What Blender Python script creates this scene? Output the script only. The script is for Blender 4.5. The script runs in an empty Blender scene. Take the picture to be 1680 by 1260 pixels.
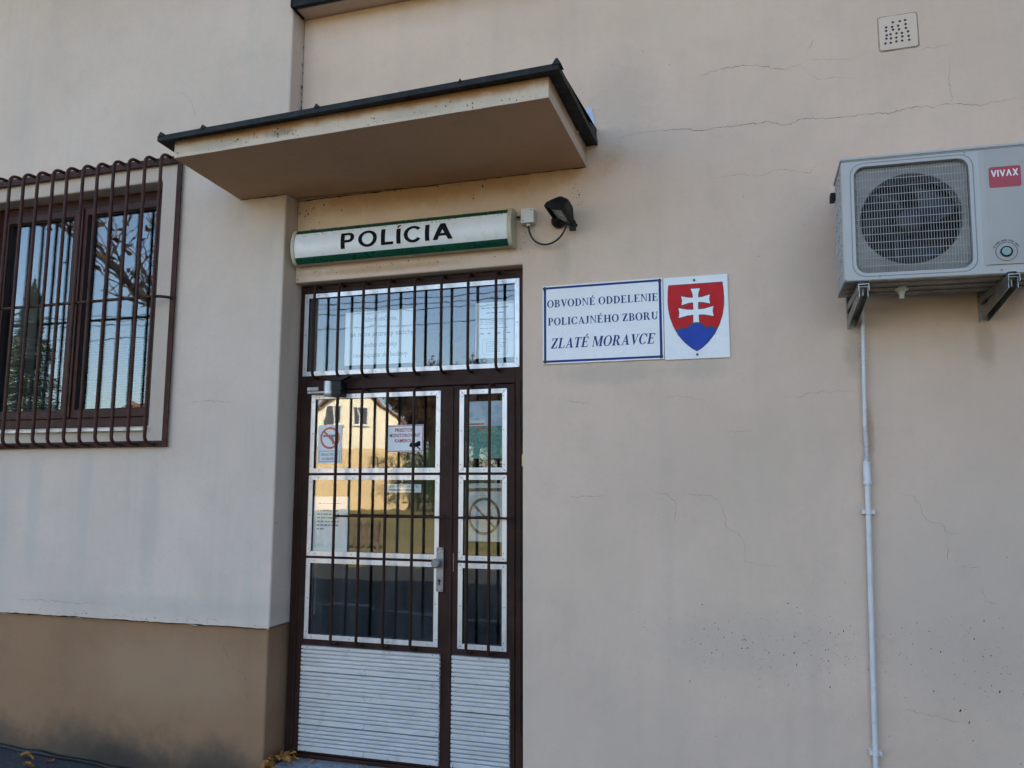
import bpy, bmesh, math, random
from mathutils import Vector, Matrix
R = math.radians
random.seed(7)
SC = bpy.context.scene
COL = SC.collection

# ---------------------------------------------------------------- camera
cam_d = bpy.data.cameras.new('camera')
cam = bpy.data.objects.new('camera', cam_d)
COL.objects.link(cam)
SC.camera = cam
cam_d.sensor_fit = 'HORIZONTAL'
cam_d.sensor_width = 36.0
cam_d.lens = 36.0 * 1280.0 / 1680.0
cam_d.clip_start = 0.05
cam_d.clip_end = 600
cam.location = (0.0, -3.72, 1.5)
cam.rotation_euler = (R(90 + 7.30), R(-0.063), R(16.91))

# ---------------------------------------------------------------- world and sun (sun stands behind the building)
SUN_EL, SUN_AZ = 31.5, 20.0          # azimuth measured from +Y towards +X
world = bpy.data.worlds.new('World')
SC.world = world
world.use_nodes = True
wn = world.node_tree
wn.nodes.clear()
sky = wn.nodes.new('ShaderNodeTexSky')
sky.sky_type = 'NISHITA'
sky.sun_disc = False
sky.sun_elevation = R(SUN_EL)
sky.sun_rotation = R(SUN_AZ)
sky.air_density = 1.0
sky.dust_density = 1.6
sky.ozone_density = 1.0
bg = wn.nodes.new('ShaderNodeBackground')
bg.inputs['Strength'].default_value = 0.11
wo = wn.nodes.new('ShaderNodeOutputWorld')
wn.links.new(sky.outputs[0], bg.inputs[0])
wn.links.new(bg.outputs[0], wo.inputs[0])
sun_d = bpy.data.lights.new('sun', 'SUN')
sun_d.energy = 5.0
sun_d.angle = R(0.53)
sun_d.color = (1.0, 0.90, 0.76)
sun = bpy.data.objects.new('sun', sun_d)
COL.objects.link(sun)
sdir = Vector((math.sin(R(SUN_AZ)) * math.cos(R(SUN_EL)), math.cos(R(SUN_AZ)) * math.cos(R(SUN_EL)), math.sin(R(SUN_EL))))
sun.rotation_euler = (-sdir).to_track_quat('-Z', 'Y').to_euler()
sun.location = (0, 30, 30)

SC.view_settings.view_transform = 'Standard'
SC.view_settings.look = 'None'
SC.view_settings.gamma = 1.0
SC.view_settings.use_curve_mapping = False
SC.view_settings.exposure = 2.25
SC.cycles.max_bounces = 10
SC.cycles.transparent_max_bounces = 24
SC.cycles.use_denoising = True

# ---------------------------------------------------------------- node helpers
class NT:
    def __init__(s, name):
        s.m = bpy.data.materials.new(name)
        s.m.use_nodes = True
        s.t = s.m.node_tree
        s.t.nodes.clear()
        s.out = s.t.nodes.new('ShaderNodeOutputMaterial')
        s._pos = None
    def n(s, typ, **kw):
        x = s.t.nodes.new(typ)
        for k, v in kw.items():
            setattr(x, k, v)
        return x
    def put(s, sock, v):
        if hasattr(v, 'is_output') or isinstance(v, bpy.types.NodeSocket):
            s.t.links.new(v, sock)
        else:
            sock.default_value = v
    def pos(s):
        if s._pos is None:
            s._pos = s.n('ShaderNodeNewGeometry').outputs['Position']
        return s._pos
    def obj(s):
        return s.n('ShaderNodeTexCoord').outputs['Object']
    def scale(s, v, sc, off=(0, 0, 0)):
        x = s.n('ShaderNodeMapping')
        s.put(x.inputs['Vector'], v)
        x.inputs['Scale'].default_value = sc
        x.inputs['Location'].default_value = off
        return x.outputs[0]
    def noise(s, v, sc, det=3, rough=.55, dist=0.0):
        x = s.n('ShaderNodeTexNoise')
        s.put(x.inputs['Vector'], v)
        x.inputs['Scale'].default_value = sc
        x.inputs['Detail'].default_value = det
        x.inputs['Roughness'].default_value = rough
        x.inputs['Distortion'].default_value = dist
        return x.outputs[0]
    def ramp(s, v, a, b, lo=0.0, hi=1.0):
        x = s.n('ShaderNodeMapRange')
        x.clamp = True
        x.interpolation_type = 'SMOOTHSTEP'
        s.put(x.inputs[0], v)
        for i, q in enumerate((a, b, lo, hi)):
            x.inputs[i + 1].default_value = q
        return x.outputs[0]
    def math(s, op, a, b=0.0):
        x = s.n('ShaderNodeMath', operation=op)
        s.put(x.inputs[0], a)
        s.put(x.inputs[1], b)
        return x.outputs[0]
    def mix(s, f, a, b):
        x = s.n('ShaderNodeMix', data_type='RGBA')
        s.put(x.inputs[0], f)
        s.put(x.inputs[6], a if not isinstance(a, tuple) else tuple(a[:3]) + (1,))
        s.put(x.inputs[7], b if not isinstance(b, tuple) else tuple(b[:3]) + (1,))
        return x.outputs[2]
    def sep(s, v):
        x = s.n('ShaderNodeSeparateXYZ')
        s.put(x.inputs[0], v)
        return x.outputs
    def bump(s, h, strength=.3, dist=.005, prev=None):
        x = s.n('ShaderNodeBump')
        x.inputs['Strength'].default_value = strength
        x.inputs['Distance'].default_value = dist
        s.put(x.inputs['Height'], h)
        if prev is not None:
            s.put(x.inputs['Normal'], prev)
        return x.outputs[0]
    def bsdf(s, col, rough=.6, metal=0.0, normal=None, spec=.5, **kw):
        x = s.n('ShaderNodeBsdfPrincipled')
        s.put(x.inputs['Base Color'], col if not isinstance(col, tuple) else tuple(col[:3]) + (1,))
        s.put(x.inputs['Roughness'], rough)
        s.put(x.inputs['Metallic'], metal)
        x.inputs['Specular IOR Level'].default_value = spec
        if normal is not None:
            s.put(x.inputs['Normal'], normal)
        for k, v in kw.items():
            s.put(x.inputs[k.replace('_', ' ')], v)
        s.t.links.new(x.outputs[0], s.out.inputs[0])
        return x

MATS = {}
def mat_simple(name, col, rough=.5, metal=0.0, var=.12, vs=6.0, bump=0.0, bs=60.0, spec=.5, dirt=None, dirtamt=.5):
    """one paint / metal / plastic with faint unevenness of colour, gloss and surface"""
    t = NT(name)
    p = t.pos()
    n1 = t.noise(p, vs, 4)
    dark = tuple(c * (1 - var) for c in col[:3])
    lite = tuple(min(1, c * (1 + var)) for c in col[:3])
    c = t.mix(t.ramp(n1, .3, .7), dark, lite)
    if dirt:
        c = t.mix(t.math('MULTIPLY', t.ramp(t.noise(p, vs * 2.3, 6, .7), .5, .75), dirtamt), c, dirt)
    rg = t.ramp(t.noise(p, vs * 3, 3), .3, .7, max(0, rough - .07), min(1, rough + .07))
    nm = None
    if bump > 0:
        nm = t.bump(t.noise(p, bs, 3), bump, .003)
    t.bsdf(c, rg, metal, nm, spec)
    MATS[name] = t.m
    return t.m

def plaster(name, col, stains=(), streak=.25, speck=.35, tint=(.30, .29, .27), warm=None):
    """weathered painted render: broad blotches, runs, fine pitting, trowel unevenness"""
    t = NT(name)
    p = t.pos()
    big = t.noise(p, .9, 5, .6)
    mid = t.noise(p, 5.0, 5, .62)
    fine = t.noise(p, 38.0, 5, .7)
    c = t.mix(t.ramp(big, .32, .68), tuple(x * .93 for x in col), tuple(min(1, x * 1.04) for x in col))
    c = t.mix(t.math('MULTIPLY', t.ramp(mid, .45, .75), .30), c, tuple(x * .78 for x in col))
    c = t.mix(t.math('MULTIPLY', t.ramp(fine, .48, .72), .16), c, tuple(x * .74 for x in col))
    if warm:
        c = t.mix(t.math('MULTIPLY', t.ramp(t.noise(t.scale(p, (1, 1, 1), (4, 2, 9)), 2.1, 4), .52, .72), .30), c, warm)
    run = t.noise(t.scale(p, (7.0, 7.0, .45)), 1.0, 5, .6)
    c = t.mix(t.math('MULTIPLY', t.ramp(run, .46, .76), streak), c, tint)
    x, y, z = t.sep(p)
    for (cx, cz, rx, rz, colr, amt, nsc, lo) in stains:
        dx = t.math('DIVIDE', t.math('SUBTRACT', x, cx), rx)
        dz = t.math('DIVIDE', t.math('SUBTRACT', z, cz), rz)
        d = t.math('SQRT', t.math('ADD', t.math('MULTIPLY', dx, dx), t.math('MULTIPLY', dz, dz)))
        wob = t.math('MULTIPLY', t.math('SUBTRACT', t.noise(p, nsc, 6, .65), .5), 1.3)
        msk = t.ramp(t.math('ADD', d, wob), .30 + lo, 1.2, 1.0, 0.0)
        c = t.mix(t.math('MULTIPLY', msk, amt), c, colr)
    sp = t.ramp(t.noise(p, 85.0, 2, .5), .70, .76)
    sp = t.math('MULTIPLY', sp, t.ramp(t.noise(p, 3.1, 3), .45, .62))
    c = t.mix(t.math('MULTIPLY', sp, speck), c, (.10, .085, .07))
    b = t.bump(t.noise(p, 3.2, 4, .55), .22, .03)
    b = t.bump(t.noise(p, 26.0, 4, .6), .30, .006, b)
    b = t.bump(t.noise(t.scale(p, (1.0, 1.0, .45)), 75.0, 4, .65), .35, .003, b)
    b = t.bump(t.noise(p, 230.0, 3, .6), .45, .0018, b)
    t.bsdf(c, .92, 0, b, .2)
    MATS[name] = t.m
    return t.m

def glass(name, ior=1.9, wav=.02, tint=(.86, .90, .90), film=.0):
    t = NT(name)
    p = t.pos()
    lw = t.n('ShaderNodeLayerWeight')
    lw.inputs['Blend'].default_value = .5
    r0 = ((ior - 1) / (ior + 1)) ** 2
    fac = t.math('ADD', t.math('MULTIPLY', t.math('POWER', lw.outputs['Facing'], 5.0), 1 - r0), r0)
    tr = t.n('ShaderNodeBsdfTransparent')
    tr.inputs[0].default_value = tint + (1,)
    gl = t.n('ShaderNodeBsdfGlossy')
    gl.inputs['Roughness'].default_value = .012
    gl.inputs['Color'].default_value = (.95, .97, 1, 1)
    nm = t.bump(t.noise(p, 5.0, 2), wav, .01)
    t.put(gl.inputs['Normal'], nm)
    mx = t.n('ShaderNodeMixShader')
    t.put(mx.inputs[0], fac)
    t.t.links.new(tr.outputs[0], mx.inputs[1])
    t.t.links.new(gl.outputs[0], mx.inputs[2])
    last = mx.outputs[0]
    if film:
        df = t.n('ShaderNodeBsdfDiffuse')
        df.inputs[0].default_value = (.55, .54, .5, 1)
        m2 = t.n('ShaderNodeMixShader')
        t.put(m2.inputs[0], t.ramp(t.noise(t.scale(p, (9, 9, 2)), 1.0, 6, .7), .4, .8, 0.0, film))
        t.t.links.new(last, m2.inputs[1])
        t.t.links.new(df.outputs[0], m2.inputs[2])
        last = m2.outputs[0]
    t.t.links.new(last, t.out.inputs[0])
    MATS[name] = t.m
    return t.m

# ---------------------------------------------------------------- mesh helpers
ORG = {}
class MB:
    def __init__(s):
        s.v, s.f, s.mi = [], [], []
    def add(s, vs, fs, mi=0):
        b = len(s.v)
        s.v += [tuple(q) for q in vs]
        s.f += [tuple(b + i for i in q) for q in fs]
        s.mi += [mi] * len(fs)
        return s
    def box(s, x0, x1, y0, y1, z0, z1, mi=0):
        return s.add([(x0, y0, z0), (x1, y0, z0), (x1, y1, z0), (x0, y1, z0), (x0, y0, z1), (x1, y0, z1), (x1, y1, z1), (x0, y1, z1)],
                     [(0, 3, 2, 1), (4, 5, 6, 7), (0, 1, 5, 4), (1, 2, 6, 5), (2, 3, 7, 6), (3, 0, 4, 7)], mi)
    def prism(s, pts, d0, d1, ax='y', mi=0):
        """polygon in the plane across axis ax, from d0 to d1"""
        def P(a, b, d):
            return {'y': (a, d, b), 'x': (d, a, b), 'z': (a, b, d)}[ax]
        n = len(pts)
        vs = [P(a, b, d0) for a, b in pts] + [P(a, b, d1) for a, b in pts]
        fs = [tuple(range(n)), tuple(range(2 * n - 1, n - 1, -1))] + [(i, i + n, (i + 1) % n + n, (i + 1) % n) for i in range(n)]
        return s.add(vs, fs, mi)
    def flat(s, pts, y, mi=0):
        return s.add([(a, y, b) for a, b in pts], [tuple(range(len(pts)))], mi)
    def tube(s, path, r, n=8, mi=0, caps=True):
        path = [Vector(p) for p in path]
        k = len(path)
        rr = r if isinstance(r, (list, tuple)) else [r] * k
        vs, fs = [], []
        up = None
        for i, p in enumerate(path):
            d = (path[min(i + 1, k - 1)] - path[max(i - 1, 0)])
            d = d.normalized() if d.length > 1e-9 else Vector((0, 0, 1))
            if up is None:
                up = d.orthogonal().normalized()
            up = (up - d * up.dot(d))
            up = up.normalized() if up.length > 1e-6 else d.orthogonal().normalized()
            w = d.cross(up)
            for j in range(n):
                a = 2 * math.pi * (j + .5) / n
                vs.append(p + (up * math.cos(a) + w * math.sin(a)) * rr[i])
        for i in range(k - 1):
            for j in range(n):
                fs.append((i * n + j, i * n + (j + 1) % n, (i + 1) * n + (j + 1) % n, (i + 1) * n + j))
        if caps:
            fs.append(tuple(range(n - 1, -1, -1)))
            fs.append(tuple((k - 1) * n + j for j in range(n)))
        return s.add(vs, fs, mi)
    def cyl(s, a, b, r, n=16, mi=0, r2=None):
        return s.tube([a, b], [r, r if r2 is None else r2], n, mi)
    def cells(s, xs, zs, solid, y0, y1, ax='y', mi=0):
        """slab cut into cells; the cells left out are openings, with their reveals"""
        def P(a, d, b):
            return (a, d, b) if ax == 'y' else (d, a, b)
        nx, nz = len(xs) - 1, len(zs) - 1
        ok = lambda i, j: 0 <= i < nx and 0 <= j < nz and solid(i, j)
        for i in range(nx):
            for j in range(nz):
                if not ok(i, j):
                    continue
                a, b, c, d = xs[i], xs[i + 1], zs[j], zs[j + 1]
                s.add([P(a, y0, c), P(b, y0, c), P(b, y0, d), P(a, y0, d)], [(0, 1, 2, 3)], mi)
                s.add([P(a, y1, c), P(b, y1, c), P(b, y1, d), P(a, y1, d)], [(3, 2, 1, 0)], mi)
                if not ok(i - 1, j): s.add([P(a, y0, c), P(a, y0, d), P(a, y1, d), P(a, y1, c)], [(0, 1, 2, 3)], mi)
                if not ok(i + 1, j): s.add([P(b, y0, c), P(b, y1, c), P(b, y1, d), P(b, y0, d)], [(0, 1, 2, 3)], mi)
                if not ok(i, j - 1): s.add([P(a, y0, c), P(a, y1, c), P(b, y1, c), P(b, y0, c)], [(0, 1, 2, 3)], mi)
                if not ok(i, j + 1): s.add([P(a, y0, d), P(b, y0, d), P(b, y1, d), P(a, y1, d)], [(0, 1, 2, 3)], mi)
        return s
    def build(s, name, mat, parent=None, bevel=0.0, smooth=None, weld=True, normals=True, seg=2):
        o0 = ORG.get(parent.name, Vector()) if parent else Vector()
        me = bpy.data.meshes.new(name)
        me.from_pydata([tuple(Vector(q) - o0) for q in s.v], [], s.f)
        ms = mat if isinstance(mat, (list, tuple)) else [mat]
        for m in ms:
            me.materials.append(m)
        if len(ms) > 1:
            for p, i in zip(me.polygons, s.mi):
                p.material_index = i
        bm = bmesh.new()
        bm.from_mesh(me)
        if weld:
            bmesh.ops.remove_doubles(bm, verts=bm.verts, dist=1e-5)
        if normals:
            bmesh.ops.recalc_face_normals(bm, faces=bm.faces)
        bm.to_mesh(me)
        bm.free()
        if smooth:
            me.shade_smooth()
            me.set_sharp_from_angle(angle=R(smooth))
        o = bpy.data.objects.new(name, me)
        COL.objects.link(o)
        if parent:
            o.parent = parent
        ORG[o.name] = o0.copy()
        if bevel:
            md = o.modifiers.new('bevel', 'BEVEL')
            md.width = bevel
            md.segments = seg
            md.limit_method = 'ANGLE'
            md.angle_limit = R(40)
            md.harden_normals = False
        return o

def tag(o, label=None, cat=None, group=None, kind=None):
    if label: o['label'] = label
    if cat: o['category'] = cat
    if group: o['group'] = group
    if kind: o['kind'] = kind
    return o
def thing(name, loc, label, cat, group=None):
    o = bpy.data.objects.new(name, None)
    o.empty_display_size = .1
    COL.objects.link(o)
    o.location = loc
    ORG[o.name] = Vector(loc)
    return tag(o, label, cat, group)
def copy_to(src, parent, loc=(0, 0, 0), rot=None):
    c = src.copy()
    COL.objects.link(c)
    c.parent = parent
    c.location = loc
    if rot: c.rotation_euler = rot
    return c
def arc(cx, cy, r, a0, a1, n):
    return [(cx + r * math.cos(R(a0 + (a1 - a0) * i / n)), cy + r * math.sin(R(a0 + (a1 - a0) * i / n))) for i in range(n + 1)]
def rrect(x0, x1, z0, z1, r, n=5):
    return arc(x1 - r, z0 + r, r, -90, 0, n) + arc(x1 - r, z1 - r, r, 0, 90, n) + arc(x0 + r, z1 - r, r, 90, 180, n) + arc(x0 + r, z0 + r, r, 180, 270, n)
def ring_between(mb, outer, inner, y, mi=0):
    n = len(outer)
    mb.add([(a, y, b) for a, b in outer] + [(a, y, b) for a, b in inner], [(i, (i + 1) % n, (i + 1) % n + n, i + n) for i in range(n)], mi)

# ---------------------------------------------------------------- lettering
def el(cx, cy, rx, ry, tx, ty, a0, a1, n=20):
    out = []
    for i in range(n):
        a, b = R(a0 + (a1 - a0) * i / n), R(a0 + (a1 - a0) * (i + 1) / n)
        o = lambda q: (cx + rx * math.cos(q), cy + ry * math.sin(q))
        k = lambda q: (cx + (rx - tx) * math.cos(q), cy + (ry - ty) * math.sin(q))
        out.append([o(a), o(b), k(b), k(a)])
    return out
def rc(x0, y0, x1, y1):
    return [(x0, y0), (x1, y0), (x1, y1), (x0, y1)]
def acute(x):
    return [[(x - .06, 1.07), (x + .05, 1.07), (x + .20, 1.27), (x + .03, 1.27)]]
def serif_glyph(ch):
    T, t, s, o = .20, .065, .045, .085
    def stem(x, w=T, y0=0, y1=1, b=True, tp=True):
        r = [rc(x, y0, x + w, y1)]
        if b: r.append([(x - o, y0), (x + w + o, y0), (x + w + o, y0 + s), (x + w, y0 + s + .035), (x, y0 + s + .035), (x - o, y0 + s)])
        if tp: r.append([(x - o, y1 - s), (x, y1 - s - .035), (x + w, y1 - s - .035), (x + w + o, y1 - s), (x + w + o, y1), (x - o, y1)])
        return r
    S = stem(.09)
    if ch == 'I': return S, .40
    if ch == 'L': return S + [rc(.29, 0, .62, t), [(.56, 0), (.66, 0), (.70, .27), (.67, .27), (.60, .12)]], .74
    if ch in 'EÉ':
        g = S + [rc(.29, 0, .62, t), [(.56, 0), (.66, 0), (.70, .26), (.67, .26), (.60, .12)], rc(.29, 1 - t, .60, 1), [(.55, 1), (.66, 1), (.66, .77), (.63, .77), (.58, .9)],
                 rc(.29, .49, .46, .49 + t), [(.44, .50), (.52, .36), (.52, .68), (.44, .545)]]
        return g + (acute(.36) if ch == 'É' else []), .76
    if ch == 'T': return stem(.26, tp=False) + [rc(.02, 1 - t, .70, 1), [(.0, .74), (.03, .74), (.12, .94), (.02, 1)], [(.72, .74), (.69, .74), (.60, .94), (.70, 1)]], .74
    if ch == 'O': return el(.44, .5, .44, .52, .20, .06, 0, 360, 28), .90
    if ch == 'C': return el(.44, .5, .43, .52, .20, .06, 42, 318, 24) + [[(.72, 1.0), (.77, 1.0), (.78, .64), (.74, .64), (.66, .84)], [(.68, .12), (.75, .15), (.80, .26), (.76, .28)]], .84
    if ch == 'D': return S + el(.36, .5, .46, .5, .20, t, -90, 90, 18) + [rc(.29, 0, .36, t), rc(.29, 1 - t, .36, 1)], .86
    if ch == 'B': return S + el(.38, .745, .29, .255, .18, .06, -90, 90, 14) + el(.38, .265, .34, .265, .19, .06, -90, 90, 14) + [rc(.29, 0, .38, .06), rc(.29, .94, .38, 1), rc(.29, .48, .38, .545)], .76
    if ch in 'PR':
        g = S + el(.38, .735, .30, .265, .19, .06, -90, 90, 14) + [rc(.29, .94, .38, 1), rc(.29, .47, .38, .53)]
        if ch == 'R': return g + [[(.36, .50), (.52, .50), (.84, .0), (.66, .0), (.60, .0)], rc(.66, 0, .90, s)], .90
        return g, .72
    if ch == 'N': return stem(.09, .07, tp=False) + stem(.67, .07, b=False) + [[(.0, 1), (.24, 1), (.74, .0), (.70, -.02), (.09, .90), (.0, .96)]], .86
    if ch == 'M': return stem(.09, .07, tp=False) + stem(.80, T) + [[(.0, 1), (.28, 1), (.60, .22), (.52, .0), (.12, .90), (.0, .96)], [(.52, .0), (.58, .0), (.86, .88), (.86, 1), (.80, 1)]], 1.10
    if ch == 'V': return [[(.06, 1), (.28, 1), (.50, .26), (.44, -.02), (.40, -.02)], [(.40, -.02), (.46, -.02), (.76, 1), (.68, 1), (.44, .14)], rc(-.02, 1 - s, .36, 1), rc(.58, 1 - s, .86, 1)], .82
    if ch == 'A': return [[(.38, 1.02), (.44, 1.02), (.78, 0), (.56, 0), (.36, .76)], [(.38, 1.02), (.40, .84), (.15, 0), (.08, 0)], rc(.22, .30, .62, .36), rc(0, 0, .26, s), rc(.46, 0, .86, s)], .84
    if ch == 'H': return S + stem(.62) + [rc(.29, .47, .62, .535)], .93
    if ch == 'U': return stem(.09, T, .3, 1, b=False) + stem(.66, .07, .3, 1, b=False) + el(.41, .32, .32, .335, .19, .07, 180, 360, 16), .85
    if ch == 'J': return stem(.20, T, .2, 1, b=False) + el(.20, .2, .20, .2, .16, .05, 250, 360, 8) + el(.11, .05, .08, .09, .08, .09, 0, 360, 10), .52
    if ch == 'Z': return [rc(.05, 0, .66, t), rc(.05, 1 - t, .66, 1), [(.02, 0), (.25, 0), (.68, 1), (.45, 1)], [(.03, 1), (.08, 1), (.15, .9), (.05, .73), (.02, .73)], [(.66, 0), (.62, 0), (.55, .1), (.67, .28), (.70, .28)]], .74
    return [], .34
def sans_glyph(ch):
    w = .20
    if ch == 'I': return [rc(0, 0, w + .02, 1)], .30
    if ch == 'Í': return [rc(0, 0, w + .02, .94), [(.0, 1.0), (.09, 1.0), (.24, 1.18), (.07, 1.18)]], .30
    if ch == 'L': return [rc(0, 0, w + .02, 1), rc(w + .02, 0, .64, .17)], .72
    if ch == 'P': return [rc(0, 0, w + .02, 1), rc(w + .02, .835, .42, 1), rc(w + .02, .37, .42, .535)] + el(.42, .685, .31, .315, .205, .165, -90, 90, 16), .86
    if ch == 'O': return el(.50, .5, .50, .52, .205, .165, 0, 360, 32), 1.12
    if ch == 'C': return el(.48, .5, .48, .52, .205, .165, 38, 322, 28), 1.0
    if ch == 'A': return [[(.38, 1), (.62, 1), (.58, .78), (.235, 0), (.0, 0)], [(.38, 1), (.62, 1), (1.0, 0), (.765, 0), (.42, .78)], rc(.25, .22, .75, .38)], 1.08
    if ch == 'V': return [[(0, 1), (.22, 1), (.50, .22), (.52, 0), (.36, 0)], [(.86, 1), (.66, 1), (.38, .22), (.36, 0), (.52, 0)]], .90
    if ch == 'X': return [[(.0, 1), (.25, 1), (.86, 0), (.61, 0)], [(.86, 1), (.61, 1), (.0, 0), (.25, 0)]], .92
    if ch == 'Λ': return [[(.34, 1), (.52, 1), (.50, .78), (.20, 0), (.0, 0)], [(.34, 1), (.52, 1), (.86, 0), (.66, 0), (.36, .78)]], .92
    return [], .35
def letter_polys(txt, glyph, x0, x1, z0, h, gap=.05, slant=0.0):
    """text from polygons, fitted between x0 and x1, standing on z0, capitals h high"""
    out, cx = [], 0.0
    for ch in txt:
        g, adv = glyph(ch)
        for p in g:
            out.append([(a + cx + slant * b, b) for a, b in p])
        cx += adv + (gap if ch != ' ' else 0)
    k = (x1 - x0) / max(1e-6, cx - gap)
    return [[(x0 + a * k, z0 + b * h) for a, b in p] for p in out]
def layer(mb, polys, y, step=.00004, mi=0):
    for i, p in enumerate(polys):
        mb.flat(p, y - (i % 9) * step, mi)
_dg = None
def font_text(mb, body, x, z, size, y, align='CENTER', bold=0.0, mi=0, width=None):
    """small print in the built-in face, laid as faces"""
    c = bpy.data.curves.new('t', 'FONT')
    c.body = body
    c.size = size
    c.align_x = align
    c.offset = bold
    c.resolution_u = 2
    o = bpy.data.objects.new('t', c)
    COL.objects.link(o)
    bpy.context.view_layer.update()
    me = bpy.data.meshes.new_from_object(o.evaluated_get(bpy.context.evaluated_depsgraph_get()))
    xs = [v.co.x for v in me.vertices]
    k = 1.0
    if width and xs:
        k = width / max(1e-6, max(xs) - min(xs))
    mb.add([(x + v.co.x * k, y, z + v.co.y) for v in me.vertices], [tuple(p.vertices) for p in me.polygons], mi)
    bpy.data.objects.remove(o)
    bpy.data.curves.remove(c)
    bpy.data.meshes.remove(me)

# ================================================================ materials
GREY = (.20, .20, .19)
RUST = (.36, .17, .06)
WALLC = (.645, .492, .388)
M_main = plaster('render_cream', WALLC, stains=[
    (-1.60, 3.10, 1.1, .14, (.42, .24, .10), .75, 6, 0),  # brown shade below the canopy, put into the wall colour
    (-.66, 2.03, .30, .07, (.42, .37, .31), .45, 22, 0),
    (-.22, 2.04, .16, .06, (.42, .37, .31), .40, 22, 0),
    (.455, 2.09, .045, .13, (.36, .29, .21), .55, 14, 0),
    (.98, 2.09, .045, .13, (.36, .29, .21), .55, 14, 0),
    (.505, 1.72, .02, .16, (.36, .22, .12), .5, 18, 0),
    (-.86, 2.62, .05, .13, (.44, .36, .28), .45, 14, 0),
    (-1.85, 2.655, .55, .025, (.42, .25, .11), .6, 12, 0),
    (-.55, 3.42, .22, .28, (.36, .33, .29), .28, 24, 0),
    (-.05, .80, .45, .16, (.40, .36, .31), .22, 26, 0),
    (.85, .80, .45, .20, (.40, .36, .31), .20, 26, 0),
    (.30, 2.5, .35, .40, (.46, .40, .33), .25, 9, 0),
    (.90, 1.1, .50, .60, (.45, .40, .35), .30, 5, 0),
], streak=.10, speck=.4, warm=(.56, .47, .36))
M_left = plaster('render_pale', (.62, .508, .425), stains=[
    (-2.60, 3.28, .20, .26, (.33, .32, .30), .45, 22, 0),
    (-3.0, .84, 1.2, .07, (.42, .39, .34), .35, 9, 0),
    (-3.19, 1.35, .07, .45, (.43, .39, .34), .34, 7, 0),
    (-3.66, 1.40, .05, .38, (.44, .41, .37), .30, 7, 0),
    (-4.02, 1.35, .06, .42, (.43, .40, .37), .30, 7, 0),
    (-4.25, 1.30, .05, .40, (.43, .40, .37), .30, 7, 0),
    (-2.75, .95, .14, .16, (.44, .40, .32), .26, 10, 0),
], streak=.42, speck=.3, tint=(.45, .42, .385))
M_plinth = plaster('render_plinth', (.29, .168, .094), stains=[
    (-3.45, -.06, 1.5, .30, (.050, .047, .040), .80, 3, 0),
    (-3.30, .0, .35, .14, (.035, .034, .030), .6, 9, 0),
    (-2.60, -.02, .40, .12, (.05, .048, .04), .7, 7, 0),
    (-3.0, .50, .8, .22, (.37, .25, .16), .4, 4, 0),
], streak=.22, speck=.6, tint=(.19, .14, .10))
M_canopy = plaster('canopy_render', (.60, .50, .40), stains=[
    (-2.2, 3.160, .60, .045, RUST, .85, 9, 0),
    (-1.1, 3.178, .60, .045, RUST, .85, 9, 0),
    (-1.62, 3.170, .35, .04, RUST, .7, 9, 0),
    (-2.40, 3.11, .20, .03, (.30, .27, .24), .4, 20, 0),
    (-1.35, 3.12, .25, .03, (.36, .31, .26), .4, 20, 0),
    (-2.05, 3.12, .10, .022, (.16, .13, .10), .5, 40, 0),
], streak=.12, speck=.5)
M_soffit = plaster('soffit_shade_render', (.54, .335, .20), streak=.05, speck=.5, warm=(.48, .30, .17))  # shade and warm bounce under the slab put into the render colour
M_crack = mat_simple('crack_shadow', (.33, .255, .195), .95, var=.35, vs=18, spec=.1)
M_crackd = mat_simple('crack_dark', (.21, .16, .12), .95, var=.4, vs=18, spec=.1)
M_speck = mat_simple('old_cobweb_dirt', (.095, .066, .045), .95, var=.5, vs=30, spec=.1)
M_flash = mat_simple('weathered_sheet_metal', (.013, .0145, .0155), .6, .1, spec=.22, var=.35, vs=9, bump=.15, bs=20, dirt=(.045, .04, .034), dirtamt=.6)
M_zinc = mat_simple('zinc_sheet', (.34, .36, .38), .38, .85, var=.18, vs=8, bump=.1, bs=25)
M_brown = mat_simple('brown_enamel', (.034, .0145, .0115), .5, var=.22, vs=7, bump=.10, bs=35, spec=.14, dirt=(.06, .028, .018), dirtamt=.45)
M_grille = mat_simple('red_brown_enamel', (.050, .0185, .0140), .55, var=.25, vs=12, bump=.12, bs=60, spec=.2, dirt=(.12, .045, .024), dirtamt=.5)
M_winwood = mat_simple('mahogany_window_film', (.045, .011, .007), .45, spec=.25, var=.25, vs=14, bump=.06, bs=90)
M_rubber = mat_simple('black_gasket', (.012, .012, .012), .6)
M_steel = mat_simple('brushed_steel', (.24, .235, .235), .42, .6, var=.2, vs=25, bump=.08, bs=120)
M_screw = mat_simple('screw_head', (.09, .085, .08), .5, .5)
def alu(name, base, rough, sc, met):
    t = NT(name)
    p = t.pos()
    br = t.noise(t.scale(p, sc), 1.0, 4, .6)
    c = t.mix(t.ramp(br, .35, .65), tuple(x * .90 for x in base), base)
    c = t.mix(t.math('MULTIPLY', t.ramp(t.noise(p, 14, 6, .7), .56, .74), .45), c, (.34, .31, .28))
    rg = t.ramp(t.noise(p, 40, 3), .3, .7, rough - .06, rough + .08)
    t.bsdf(c, rg, met, t.bump(t.noise(p, 7.0, 3), .25, .006) if met < .5 else None, .5)
    return t.m
M_alu = alu('anodised_aluminium', (.69, .69, .715), .36, (60, 60, 6), .55)
M_slat = alu('brushed_aluminium_slats', (.64, .645, .655), .42, (6, 6, 40), .45)
M_glass = glass('door_glass', 1.78, .035, (.95, .97, .97), .04)
M_wglass = glass('window_glass', 1.88, .04, (.88, .92, .93), .03)
M_paper = mat_simple('office_paper', (.74, .75, .76), .8, var=.03, vs=6, spec=.2)
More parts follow.
